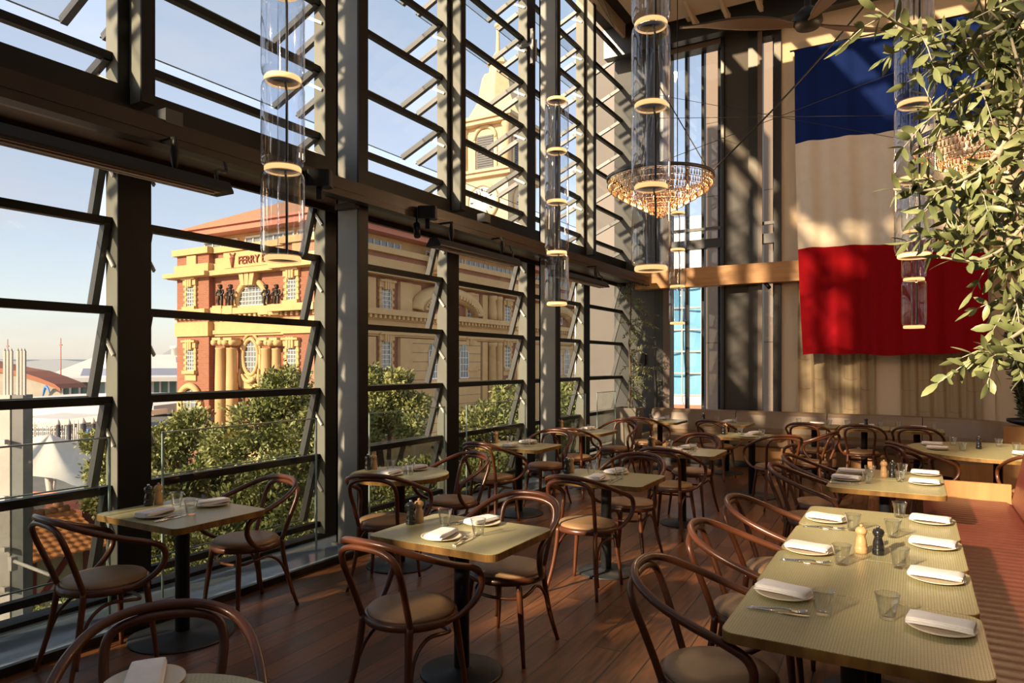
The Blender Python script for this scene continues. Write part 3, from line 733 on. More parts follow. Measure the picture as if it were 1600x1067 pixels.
# ---- end banquette in taupe leather, curling forward at its far end
bq = empty('banquette', 'taupe leather banquette running below the end windows and flag', 'banquette')
path = [(-4.06, 12.03), (-2.6, 12.03), (-1.2, 12.02), (.10, 11.98), (.45, 11.90), (.80, 11.68), (1.02, 11.35), (1.10, 10.95)]
dense, _ = smooth_path([Vector((x, y, 0)) for x, y in path], [0]*len(path), 8)
def run(pts, prof):
    """sweep a profile of (offset towards the room, z) along the plan path"""
    m = MB(); rows = []
    for i, p in enumerate(pts):
        a = pts[max(i-1, 0)]; b = pts[min(i+1, len(pts)-1)]; d = (b-a).normalized(); nrm = Vector((d.y, -d.x, 0))
        rows.append([p+nrm*o+Vector((0, 0, z)) for o, z in prof])
    n = len(prof)
    m.add([q for r in rows for q in r], [(i*n+j, i*n+(j+1) % n, (i+1)*n+(j+1) % n, (i+1)*n+j) for i in range(len(rows)-1) for j in range(n)], False)
    m.f.append(tuple(range(n))); m.f.append(tuple((len(rows)-1)*n+j for j in range(n-1, -1, -1))); m.sm += [False]*2
    return m
cut = [0, 8, 16, 24, len(dense)-1]
for a, b in zip(cut[:-1], cut[1:]):
    seg = dense[a:b+1]; seg = list(seg)
    d0 = (seg[1]-seg[0]).normalized()*.006; seg[0] = seg[0]+d0; d1 = (seg[-1]-seg[-2]).normalized()*.006; seg[-1] = seg[-1]-d1
    run(seg, [(-.09, .46), (.13, .46), (.15, .52), (.145, .60), (.09, .80), (.06, .85), (.02, .865), (-.04, .865), (-.09, .85)]).build('back_cushion', M['brownleather'], bq)
    run(seg, [(.10, .33), (.60, .33), (.635, .36), (.64, .42), (.60, .455), (.12, .46)]).build('seat_cushion', M['brownleather'], bq)
run(dense, [(.0, .0), (.60, .0), (.60, .33), (.0, .33)]).build('base', M['oakpanel'], bq)
run(dense, [(.60, 0), (.607, 0), (.607, .10), (.60, .10)]).build('toe_strip', M['blackpaint'], bq)
run(dense, [(-.12, 0), (-.09, 0), (-.09, .84), (-.12, .84)]).build('back_board', M['oakpanel'], bq)
MB().box(.98, 1.24, 10.86, 10.94, 0, .84).build('end_post', M['oakpanel'], bq)

# ================================================================ HANGING THINGS
def cloth(fn, nu, nv, name, m, parent=None): return MB().grid(fn, nu, nv).build(name, m, parent)
def velvet(name, c, r=.85):
    m = noisy(name, tuple(q*.92 for q in c), c, 6, r, .12, bscale=300, Specular_IOR_Level=.08); return m
M['blue'] = velvet('deep blue cloth', (.007, .021, .125)); M['cloth_white'] = velvet('off white cloth', (.72, .64, .54)); M['red'] = velvet('crimson cloth', (.27, .004, .008))
fl = empty('tricolour_flag', 'huge blue white and red cloth hung from a rod on the end wall', 'flag', (0, 0, 0))
FY = 12.03
def fold(x, z):
    t = (6.7-z)/4.9
    return (.030*math.sin(x*11+.6*math.sin(z*1.1))+.020*math.sin(x*23+z*.7)+.034*math.sin(x*4.7+1.3))*(.35+.65*t)
def flag_pt(u, z):
    t = (6.7-z)/4.9
    x0 = -1.69+.13*t*t; x1 = .85+.07*t
    x = x0+(x1-x0)*u
    sag = .012*math.sin(u*9)+.01*math.sin(u*23)
    return (x, FY-fold(x, z)-.01, z+sag)
for nm, z1, z0, mm in (('blue_band', 6.70, 5.20, 'blue'), ('white_band', 5.20, 3.49, 'cloth_white'), ('red_band', 3.49, 1.79, 'red')):
    o = cloth(lambda u, v: flag_pt(u, z0+(z1-z0)*v), 150, 40, nm, M[mm], fl)
MB().tube([(-1.76, FY+.0, 6.72), (1.0, FY+.0, 6.72)], .014, 8).build('rod', M['black'], fl)
for x in (-1.7, -.3, .95): MB().tube([(x, FY, 6.72), (x, YEND-.02, 6.76)], .010, 6).build('rod_bracket', M['black'], fl)
M['apron'] = noisy('olive tan canvas', (.36, .265, .155), (.41, .305, .18), 5, .9, .2, bscale=200, stretch=(1, 1, .3))
M['seam'] = mat('rust stitching', (.30, .13, .08), .9)
for n, (xa, xb, lab) in enumerate(((-1.69, -.55, 'stitched tan canvas hanging below the flag next to the plaster edge'), (-.20, .85, 'stitched tan canvas hanging below the flag next to the shrub'))):
    cv = empty('canvas_hanging', lab, 'wall hanging', (0, 0, 0), 0, 'tan canvases below the flag')
    f = lambda u, v, xa=xa, xb=xb: (xa+(xb-xa)*u, YEND-.035-.012*math.sin(u*38+math.sin(v*5))-.008*math.sin(u*71+v*4), .72+2.3*v)
    cloth(f, 110, 30, 'cloth', M['apron'], cv)
    m = MB(); rr = random.Random(n)
    nc = 5
    for i in range(nc):
        for j in range(4):
            u0 = i/nc+.02; u1 = (i+.9)/nc; v0 = .02+j*.21+(.07 if i % 2 else 0)
            if v0 > .75: continue
            m.tube([Vector(f(u0+(u1-u0)*q/6, v0))+Vector((0, -.004, -.02*math.sin(q/6*PI))) for q in range(7)], .0022, 4)
            m.tube([Vector(f(u0, v0+.19*q/4))+Vector((0, -.004, 0)) for q in range(5)], .0018, 4)
    m.build('stitching', M['seam'], cv)

# ---- glass tube pendants
M['tubeinner'] = thin_glass('inner tube glass', (.95, .96, .97), (.05, .9), .04, 60, 2.5)
SEG, PR = .50, .118
M['discmetal'] = mat('dark copper disc', (.05, .028, .015), .35, .5)
def make_seg():
    """one glass drum between two lit rings"""
    g = MB().shell([(.080, .012), (.100, .016), (.112, .028), (PR, .055), (PR, SEG-.055), (.112, SEG-.028), (.100, SEG-.016), (.080, SEG-.012)], n=40).build('glass_drum', M['pend'])
    g2 = MB().shell([(.028, .02), (.030, SEG*.5), (.028, SEG-.02)], n=16).build('inner_tube', M['tubeinner'], g)
    return g
def ring_parts(parent, z, r=.098):
    o = MB().lathe([(r-.012, -.013), (r-.002, -.013), (r+.002, -.008), (r+.002, .008), (r-.002, .013), (r-.012, .013), (r-.012, -.013)], (0, 0, z), 40).build('lit_ring', M['ledring'], parent)
    MB().lathe([(.001, -.006), (r-.012, -.006), (r-.012, .010), (.001, .010)], (0, 0, z), 32).build('ring_disc', M['discmetal'], parent)
def pendant(x, y, zb, n, label, top=None, canopy=None, wav=.0, scale=1):
    t = empty('glass_tube_pendant', label, 'pendant lamp', (x, y, zb), 0, 'pendants of stacked glass drums')
    t.scale = (scale, scale, 1)
    seg0 = None
    for i in range(n):
        if seg0 is None: s = seg0 = make_seg(); s.parent = t; s.location = (0, 0, i*SEG)
        else:
            s = seg0.copy(); C.objects.link(s); s.parent = t; s.location = (0, 0, i*SEG)
            c = seg0.children[0].copy(); C.objects.link(c); c.parent = s
    for i in range(n+1): ring_parts(t, i*SEG)
    pts = []
    for i in range(n): pts += [(.02, 0, i*SEG+.01), (.03, .0, i*SEG+.05), (.03, .0, i*SEG+SEG-.08), (.02, 0, i*SEG+SEG-.02)]
    pts += [(0, 0, n*SEG+.02), (0, 0, ZC-zb if top is None else top-zb)]
    MB().tube(pts, .0065, 6).build('cable', M['cord'], t)
    if canopy:
        MB().lathe([(.001, 0), (.085, 0), (.095, .03), (.145, .045), (.150, .055), (.145, .07), (.03, .075), (.02, .10), (.001, .10)], (0, 0, canopy-zb), 36).build('canopy_disc', M['black'], t)
    return t
def at_depth(px, py, w, D=.236):
    dep = F_PX*D/w; return PD(px, py, dep)
p = at_depth(442, 405, 66); pendant(p.x, p.y, p.z, 5, 'fat glass drum pendant over the two window tables closest to the camera')
p = at_depth(870, 475, 37.5); pendant(p.x, p.y, p.z, 4, 'slim glass drum pendant under a black disc beside the second column', None, p.z+4*SEG+1.05)
p = at_depth(1017, 420, 60); pendant(p.x, p.y, p.z, 6, 'glass drum pendant hanging before the round chandelier')
p = at_depth(1058.5, 505, 27); pendant(p.x, p.y, p.z, 3, 'small glass drum pendant hanging low before the tall end window', None, None)
p = at_depth(1428.5, 400, 56); pf = pendant(p.x, p.y, p.z, 4, 'glass drum pendant before the flag, brushed by olive branches')
# wide cap of that pendant
MB().lathe([(.205, -.035), (.240, -.035), (.240, .035), (.205, .035), (.205, -.035)], (0, 0, 4*SEG+.22), 48).build('wide_lit_ring', M['ledring'], pf)
MB().lathe([(.001, -.05), (.10, -.05), (.12, -.03), (.20, -.02), (.20, .03), (.001, .03)], (0, 0, 4*SEG+.22), 40).build('black_dish', M['black'], pf)
p = at_depth(1428, 511, 35); pendant(p.x, p.y, p.z, 3, 'glass drum pendant low before the red of the flag, behind the taller one')

# ---- crystal chandeliers
def make_chandelier():
    t = empty('crystal_chandelier', 'x', 'chandelier')
    Rr = .56
    MB().lathe([(Rr-.006, 0), (Rr+.006, 0), (Rr+.008, .035), (Rr-.004, .035), (Rr-.006, 0)], (0, 0, 0), 72).build('rim', M['arm'], t)
    m = MB(); dr = MB(); rr = random.Random(3)
    tiers = [(.55, -.01, -.075), (.51, -.065, -.13), (.45, -.11, -.17), (.385, -.155, -.21), (.315, -.195, -.25), (.245, -.235, -.29), (.175, -.275, -.33), (.11, -.315, -.37), (.05, -.35, -.41)]
    for r, z0, z1 in tiers:
        n = int(2*PI*r/.036)
        m.tube([(r*math.cos(2*PI*i/36), r*math.sin(2*PI*i/36), z0) for i in range(36)], .0035, 5, True)
        for i in range(n):
            a = 2*PI*(i+rr.random()*.2)/n; x, y = r*math.cos(a), r*math.sin(a); L_ = z0-z1
            # a long prism hanging on the ring with a bead above
            px, py = -math.sin(a), math.cos(a); w = .012
            v = [(x, y, z0), (x+px*w, y+py*w, z0-L_*.75), (x+math.cos(a)*w, y+math.sin(a)*w, z0-L_*.75), (x-px*w, y-py*w, z0-L_*.75), (x-math.cos(a)*w, y-math.sin(a)*w, z0-L_*.75), (x, y, z1)]
            dr.add(v, [(0, 1, 2), (0, 2, 3), (0, 3, 4), (0, 4, 1), (5, 2, 1), (5, 3, 2), (5, 4, 3), (5, 1, 4)])
            if i % 2 == 0: dr.blob((x, y, z0-.004), .010, 5, 4)
    m.build('ring_frame', M['ringmetal'], t)
    o = dr.build('crystal_drops', M['crystal'], t); o['kind'] = 'stuff'
    for i in range(6):
        a = 2*PI*i/6; MB().lathe([(.001, -.03), (.012, -.01), (.013, .01), (.001, .04)], (.3*math.cos(a), .3*math.sin(a), -.12), 10).build('candle_bulb', M['bulb'], t)
    ld = bpy.data.lights.new('candle_glow', 'POINT'); ld.energy = 75; ld.color = (1.0, .62, .32); ld.shadow_soft_size = .22
    lo = bpy.data.objects.new('candle_glow', ld); C.objects.link(lo); lo.parent = t; lo.location = (0, 0, -.10)
    for i in range(3):
        a = 2*PI*i/3+.5; MB().tube([(Rr*math.cos(a), Rr*math.sin(a), .03), (0, 0, 1.0)], .006, 6).build('suspension_wire', M['cord'], t)
    return t
ch = make_chandelier(); CHZ = 3.62
def rim_at(px, w, z=CHZ):
    dep = F_PX*1.12/w; d = ray(px, 0); return (d[0]*dep, d[1]*dep)
a = rim_at(1031, 163); ch.location = (a[0], a[1], CHZ); ch['label'] = 'round crystal chandelier hanging before the tall end window'; ch['group'] = 'crystal chandeliers'
MB().tube([(0, 0, 1.0), (0, 0, ZC-CHZ)], .006, 6).build('suspension_wire', M['cord'], ch)
b = rim_at(1540, 200)
dup(ch, (b[0], b[1], CHZ), 1, 'round crystal chandelier half hidden by the olive branches')
# cables
def cable(p0, p1, r, label, sag=.0):
    pts = [Vector(p0).lerp(Vector(p1), i/14)+Vector((0, 0, -sag*math.sin(PI*i/14))) for i in range(15)]
    return tag(MB().tube(pts, r, 6).build('cable', M['cord'], None), label, 'cable', 'overhead cables')
cable((a[0]+.5, a[1]+.1, CHZ+.02), (b[0]-.2, b[1], 5.9), .009, 'thick black cable rising from the chandelier rim across the flag', .12)
cable((-3.9, 11.6, 6.3), (2.2, 10.0, 3.6), .004, 'thin wire falling across the flag towards the shrub')
cable((-3.2, 9.6, 5.15), (2.6, 9.0, 4.0), .004, 'thin wire passing before the white of the flag')
cable((-3.0, 8.4, 4.1), (2.0, 9.4, 5.6), .004, 'thin wire climbing across the flag')
cable((-4.0, 8.6, 7.1), (-2.75, 6.9, 5.2), .004, 'thin wire running down to the black disc of the slim pendant')
cable((-3.1, 5.2, 7.1), (-2.75, 6.9, 5.2), .004, 'thin wire dropping from the rafters to the black disc of the slim pendant')

# ---- ceiling fan
fc = PY(1262, 34, 6.8)
fan = empty('ceiling_fan', 'big black ceiling fan with brown leaf shaped blades', 'ceiling fan', tuple(fc))
MB().lathe([(.001, -.06), (.10, -.055), (.13, -.01), (.12, .06), (.06, .12), (.03, .14), (.03, ZC-fc.z)], (0, 0, 0), 28).build('hub', M['black'], fan)
M['fanblade'] = noisy('dark walnut blade', (.045, .028, .018), (.07, .042, .026), 3, .5)
for i, (a, bw) in enumerate(((.62, .10), (-1.15, .08), (3.62, .045))):
    def fn(u, v, a=a, bw=bw):
        r = .10+v*1.05; w = .03+bw*math.sin(min(1, v*1.25)*PI)**1.0*(1 if v > .1 else .6); w = max(.012, w*(1-v**6))
        x, y = r, (u-.5)*2*w+.05*math.sin(v*PI); z = -.03+(u-.5)*w*.7
        return (x*math.cos(a)-y*math.sin(a), x*math.sin(a)+y*math.cos(a), z)
    MB().grid(fn, 8, 24).build('blade', M['fanblade'], fan)
    bl = C.objects[len(C.objects)-1]
    sm = bl.modifiers.new('thick', 'SOLIDIFY'); sm.thickness = .012

# ---- infrared heaters, speakers, spots on the casing
M['reflector'] = mat('dull copper reflector', (.30, .17, .10), .3, .8)
def heater(ya, yb, label, x=-3.96, z=2.80):
    t = empty('infrared_heater', label, 'heater', (x, (ya+yb)/2, z), 0, 'infrared heaters')
    h = (yb-ya)/2
    prof = [(-.085, -.035), (.085, -.035), (.085, -.02), (.045, .045), (-.045, .045), (-.085, -.02)]
    # housing as a shallow trough, open downwards
    MB().extr([(a_, -h, b_) for a_, b_ in prof], (0, 2*h, 0)).build('housing', M['black'], t)
    MB().box(-.062, .062, -h+.08, h-.08, -.040, -.034).build('reflector', M['reflector'], t)
    for q in (-.02, .02): MB().tube([(q, -h+.1, -.046), (q, h-.1, -.046)], .006, 6).build('element', M['bright'], t)
    for yy in (-h*.62, h*.62):
        MB().lathe([(.006, .04), (.022, .09), (.028, .16), (.016, .22), (.016, .25)], (-.0, yy, 0), 10).build('hanger', M['black'], t)
        MB().box(-.20, .0, yy-.015, yy+.015, .235, .25).build('hanger_arm', M['black'], t)
    MB().tube([(0, h-.06, .04), (0, h-.07, .11), (-.06, h+.02, .14), (-.12, h+.10, .17), (-.14, h+.09, .26)], .012, 6, sub=3).build('power_lead', M['cord'], t)
ya, yb = PX(0, 225, -3.96).y-.6, PX(352, 300, -3.96).y
heater(ya, yb, 'long black heater under the casing, closest to the camera')
heater(PX(682, 385, -3.96).y-.05, PX(806, 412, -3.96).y, 'black heater hung under the casing past the first column')
heater(PX(866, 425, -3.96).y, PX(944, 446, -3.96).y, 'black heater hung under the casing near the window corner')
def speaker(px, py, label, s=1):
    q = PX(px, py, -4.0)
    t = empty('wall_speaker', label, 'speaker', tuple(q), 2.1, 'black speakers on the casing')
    MB().prism(rrect(.15*s, .24*s, .03, 4), -.08*s, .08*s).build('speaker_body', M['black'], t)
    MB().box(-.05*s, .05*s, .118*s, .124*s, -.06*s, .06*s).build('grille', M['arm'], t)
    MB().box(-.015, .015, -.02, .02, -.20*s, -.08*s).build('speaker_bracket', M['black'], t)
speaker(499, 280, 'black speaker on the casing beside the fat glass pendant', 0.8)
speaker(668, 333, 'black speaker on the casing past the grey column', .75)
def spot(px, py, X, label, d=(.3, -.3, -1)):
    q = PX(px, py, X) if X is not None else PY(px, py, 12.22)
    t = empty('spotlight', label, 'spotlight', tuple(q), 0, 'small black spotlights')
    v = Vector(d).normalized()*.14
    MB().tube([(0, 0, 0), v], .032, 14).build('spot_body', M['black'], t)
    MB().tube([(0, 0, 0), (-.0, 0, .12 if X is not None else 3.02-q.z)], .01, 6).build('stem', M['black'], t)
spot(651, 350, -4.1, 'small black spotlight clipped under the casing past the grey column')
spot(1196, 442, None, 'small black spotlight under the oak beam by the narrow window', (.5, -.5, -.6))
for px, py, lab in ((265, 187, 'small grey junction box on the casing by the first window post'), (756, 342, 'small grey junction box on the casing past the grey column')):
    q = PX(px, py, -4.13); tag(MB().box(-.05, .05, -.06, .06, -.04, .05).build('junction_box', M['arm'], None, tuple(q)), lab, 'junction box', 'junction boxes on the casing')
q = PY(1003.5, 561, YEND)
tag(MB().box(-.07, .07, -.05, 0, -.11, .11).build('wall_switch', M['black'], None, tuple(q)), 'small black control box on the dark pier behind the potted olive', 'switch')
q = PX(832, 66, -4.58)
br = empty('louver_winder', 'bright steel louver winding gear on the second column post', 'window gear', tuple(q)); MB().box(-.20, 0, -.02, .02, -.05, 0).build('bracket', M['arm'], br)
MB().box(-.02, .02, -.03, .03, -.30, .18).build('rod_holder', M['arm'], br)
for dy, z0, z1 in ((-.05, -.1, .12), (.05, -.25, .05)): MB().tube([(.03, dy, z0), (.03, dy, z1)], .012, 8).build('rod', M['bright'], br)

# ================================================================ PLANTS
def leaf_geo(m, base, d, L_, w, rr, curl=.15):
    d = Vector(d).normalized(); s = d.cross(Vector((rr.uniform(-1, 1), rr.uniform(-1, 1), rr.uniform(-.6, 1))))
    if s.length < .01: s = d.orthogonal()
    s.normalize(); n = s.cross(d); base = Vector(base); P_ = []
    for t, ww in ((0, .12), (.22, .75), (.5, 1), (.78, .7), (1, .05)):
        c = base+d*L_*t-n*curl*L_*t*t; P_ += [c-s*w*ww, c+n*w*.22*ww, c+s*w*ww]
    m.add(P_, [(3*i+j, 3*i+j+1, 3*i+j+4, 3*i+j+3) for i in range(4) for j in (0, 1)], True)
def branch_leaves(m, pts, rr, step, L_, w, spread=.9, start=.1, keep=1.0):
    pts = [Vector(p) for p in pts]; tot = sum((pts[i+1]-pts[i]).length for i in range(len(pts)-1)); s = tot*start
    while s < tot:
        q = s; 
        for i in range(len(pts)-1):
            l = (pts[i+1]-pts[i]).length
            if q <= l: break
            q -= l
        p_ = pts[i].lerp(pts[i+1], min(1, q/l)); d = (pts[i+1]-pts[i]).normalized()
        side = Vector((rr.uniform(-1, 1), rr.uniform(-1, 1), rr.uniform(-1, 1))); side = (side-d*side.dot(d)).normalized()
        for sg in (-1, 1):
            if rr.random() < keep: leaf_geo(m, p_, d*.75+side*sg*spread, L_*rr.uniform(.7, 1.15), w*rr.uniform(.8, 1.2), rr)
        s += step*rr.uniform(.7, 1.3)
    d = (pts[-1]-pts[-2]).normalized(); leaf_geo(m, pts[-1], d, L_, w, rr)
# big olive, its trunk behind the bench outside the view, branches reaching in
ol = empty('olive_tree', 'leafy olive branches reaching in before the flag from beyond the edge of view', 'olive tree', (0, 0, 0))
TR = Vector((1.62, 1.75, 0))
MB().tube([TR+Vector((0, 0, .5)), TR+Vector((.02, .03, 1.2)), TR+Vector((-.05, .08, 1.9)), TR+Vector((-.15, .15, 2.6)), TR+Vector((-.25, .25, 3.2))], [.055, .048, .042, .034, .02], 10, sub=4).build('trunk', M['bark'], ol)
MB().lathe([(.001, 0), (.24, 0), (.30, .55), (.27, .55), (.26, .50), (.001, .50)], tuple(TR), 28).build('planter', M['clay'], ol)
B = [  # branch outlines: image position and distance from the camera; each starts at a fork on the trunk side
    ([(1680, -20, 2.0), (1600, 18, 2.0), (1532, 58, 1.95), (1462, 62, 1.9), (1412, 42, 1.85), (1368, 14, 1.8)], 2.9),
    ([(1600, 20, 2.0), (1560, 70, 2.0), (1510, 78, 1.95), (1460, 66, 1.9), (1420, 55, 1.9)], None),
    ([(1690, 20, 2.2), (1620, 60, 2.15), (1555, 72, 2.1), (1540, 30, 2.0), (1520, -20, 1.95)], 2.9),
    ([(1700, 60, 2.1), (1640, 90, 2.05), (1575, 115, 2.0), (1520, 140, 1.95), (1478, 168, 1.9), (1452, 172, 1.9)], 2.7),
    ([(1700, -30, 2.1), (1640, 40, 2.0), (1580, 60, 2.0), (1545, 108, 1.95), (1510, 62, 1.9)], None),
    ([(1690, 120, 2.0), (1640, 140, 1.95), (1585, 200, 1.9), (1555, 245, 1.85), (1500, 283, 1.82), (1450, 297, 1.8), (1396, 296, 1.78)], 2.6),
    ([(1690, 170, 2.0), (1630, 190, 1.95), (1585, 222, 1.9), (1540, 262, 1.9), (1510, 300, 1.88), (1478, 312, 1.86)], None),
    ([(1555, 245, 1.85), (1588, 190, 1.9), (1596, 130, 1.9), (1580, 60, 1.95)], None),
    ([(1690, 300, 2.0), (1640, 330, 1.95), (1600, 352, 1.9), (1565, 390, 1.85), (1520, 408, 1.82), (1470, 402, 1.8)], 2.4),
    ([(1690, 330, 2.0), (1640, 370, 1.95), (1590, 392, 1.9), (1550, 400, 1.9), (1530, 380, 1.88), (1500, 368, 1.85)], None),
    ([(1690, 480, 1.95), (1640, 490, 1.9), (1600, 515, 1.88), (1570, 535, 1.85), (1548, 552, 1.82)], 2.1),
    ([(1690, 240, 2.1), (1640, 250, 2.05), (1590, 282, 2.0), (1570, 330, 2.0), (1556, 362, 1.95)], None),
    ([(1700, 200, 2.2), (1640, 160, 2.15), (1600, 150, 2.1), (1560, 170, 2.05), (1530, 195, 2.0)], None),
    ([(1700, 420, 2.0), (1650, 430, 1.95), (1610, 440, 1.95), (1585, 470, 1.9)], None),
    ([(1700, 250, 2.3), (1640, 300, 2.25), (1600, 320, 2.2), (1560, 330, 2.15)], None),
]
lf = MB(); tw = MB(); rr = random.Random(11)
for bi, (pts, fork) in enumerate(B):
    q = [PD(x, y, d) for x, y, d in pts]
    if fork: q = [TR+Vector((-.1, .1, fork-.4))]+q
    else: q = [TR+Vector((-.14, .14, 2.3))]+q if pts[0][0] > 1650 else q
    n = len(q); rads = [.012 if i == 0 else .0075*(1-i/n)+.0018 for i in range(n)]
    dp, dr_ = smooth_path(q, rads, 5); tw.tube(dp, dr_, 6)
    branch_leaves(lf, dp, rr, .050, .062, .0105, .9, .38 if pts[0][0] > 1650 else .05)
    for k in range(7):   # side shoots
        i = int(len(dp)*(.45+.5*rr.random())) if pts[0][0] > 1650 else int(len(dp)*(.05+.85*rr.random())); i = min(i, len(dp)-2)
        d = (dp[i+1]-dp[i]).normalized(); sd_ = Vector((rr.uniform(-1, 1), rr.uniform(-1, 1), rr.uniform(-1.1, .8)))
        dd = (d*.7+sd_*.8).normalized(); Lh = rr.uniform(.07, .17)
        sp_ = [dp[i], dp[i]+dd*Lh*.5, dp[i]+dd*Lh+Vector((0, 0, -.02))]
        tw.tube(sp_, [.0022, .0016, .001], 5); branch_leaves(lf, sp_, rr, .036, .056, .0098, 1.0, .1)
tw.build('twigs', M['twig'], ol); o = lf.build('foliage', M['leaf'], ol); o['kind'] = 'stuff'
# tall thin olive in a square planter by the window corner
pc = Vector((-4.36, 11.60, 0))
po = empty('potted_olive', 'tall thin olive tree in a square grey planter in the window corner', 'potted tree', tuple(pc))
v = []
for z, s in ((0, .16), (.88, .205)): v += [(-s, -s, z), (s, -s, z), (s, s, z), (-s, s, z)]
for z, s in ((.88, .185), (.82, .183)): v += [(-s, -s, z), (s, -s, z), (s, s, z), (-s, s, z)]
MB().add(v, [(3, 2, 1, 0)]+[(4*k+i, 4*k+(i+1) % 4, 4*k+4+(i+1) % 4, 4*k+4+i) for k in range(3) for i in range(4)]).build('planter', M['clay'], po)
MB().box(-.18, .18, -.18, .18, .78, .825).build('soil', M['soil'], po)
m = MB(); lf = MB(); rr = random.Random(5)
tr1 = [(0, 0, .8), (.03, 0, 1.4), (.0, .02, 2.0), (.04, 0, 2.6), (.02, 0, 3.2)]
m.tube(tr1, [.022, .019, .016, .012, .006], 8, sub=3); m.tube([(.05, 0, .8), (.09, .01, 1.3), (.06, .0, 1.8)], [.010, .008, .005], 6, sub=3)
for k in range(62):
    z = .95+2.2*rr.random(); a = rr.uniform(0, 2*PI); L_ = rr.uniform(.25, .62)*(1 if 1.2 < z < 2.6 else .6)
    c = Vector((.02, 0, z)); d = Vector((math.cos(a), math.sin(a)*.6, rr.uniform(-.3, .45)))
    if -4.36+d.x*L_ < -4.6: d.x *= -.6
    pts = [c, c+d*L_*.5+Vector((0, 0, .02)), c+d*L_+Vector((0, 0, -.08))]
    m.tube(pts, [.005, .0035, .0018], 5, sub=3); branch_leaves(lf, smooth_path([Vector(p_) for p_ in pts], [0]*3, 4)[0], rr, .034, .055, .0085, .9, .2)
m.build('trunk', M['bark'], po); o = lf.build('foliage', M['leaf'], po); o['kind'] = 'stuff'
# dark shrub in a black planter behind the banquette end
sc = Vector((1.36, 11.75, 0))
sh = empty('potted_shrub', 'dark leafy shrub in a black planter behind the end of the banquette', 'potted plant', tuple(sc))
MB().lathe([(.001, 0), (.20, 0), (.24, .84), (.27, .85), (.27, .89), (.24, .89), (.23, .84), (.001, .84)], (0, 0, 0), 32).build('planter', M['iron'], sh)
m = MB(); lf = MB(); rr = random.Random(9)
for k in range(26):
    x, y = rr.uniform(-.24, .24), rr.uniform(-.2, .2); h = rr.uniform(.7, 1.35) if k > 1 else 1.75
    if k == 0: x = -.12
    pts = [Vector((x*.5, y*.5, .82)), Vector((x, y, .82+h*.5)), Vector((x*1.5+rr.uniform(-.08, .08), y*1.2, .82+h))]
    m.tube(pts, [.006, .005, .002], 5, sub=3); branch_leaves(lf, smooth_path(pts, [0]*3, 6)[0], rr, .036, .085, .013, 1.3, .05)
m.build('stems', M['bark'], sh); o = lf.build('foliage', M['leaf_dark'], sh); o['kind'] = 'stuff'

# ================================================================ OUTSIDE
GZ = -7.4
struct(MB().box(-400, 200, -60, 400, GZ-.5, GZ).build('street_ground', M['asphalt']), 'pale street and wharf ground below the windows')

# ---- old ferry terminal: red brick with ochre trim
FYB, XS = 40.0, -40.3
def fx(u): return PY(260+u/3.137, 568, FYB).x
def fz(v, u=100): return PY(260+u/3.137, 320+v/3.137, FYB).z
XL = fx(80)
ter = empty('terminal_building', 'large red brick and ochre terminal building with a red tiled roof across the street', 'building', (0, 0, 0))
ZTOP = fz(232); ZEAVE = 12.9; YB_END = 108
MB().box(XL, XS, FYB, YB_END, GZ, ZTOP-.1).build('brick_wall', M['brick'], ter)
och = MB()
def band(z0, z1, out, a=None, b=None):
    """moulding round the two facades that show"""
    och.box(XL-out, XS+out, FYB-out, YB_END, z0, z1)
zc1, zc0 = fz(230), fz(258)
band(zc0, zc1, .35); band(fz(308), fz(262)-.35, .02)
band(fz(345), fz(308), .22); band(fz(368), fz(345), .95)
och.box(fx(245), XS+.1, FYB-.05, FYB+.1, fz(262), fz(230)) if False else None
zm1, zm0 = fz(525), fz(552)            # middle cornice
band(zm0, zm1, .95); band(fz(650), fz(576), .18)
band(fz(640), fz(622), .35)
zdt, zdb = fz(553), fz(575)
band(zdb, zdt, .25)
band(GZ, GZ+1.6, .25)
och.build('ochre_bands', M['ochre'], ter)
# dentils under the middle cornice
dn = MB(); x = XL
while x < XS: dn.box(x, x+.28, FYB-.8, FYB-.2, zdb+.12, zdt); x += .62
y = FYB
while y < 100: dn.box(XS+.2, XS+.8, y, y+.28, zdb+.12, zdt); y += .62
o = dn.build('dentils', M['ochre'], ter); o['kind'] = 'stuff'
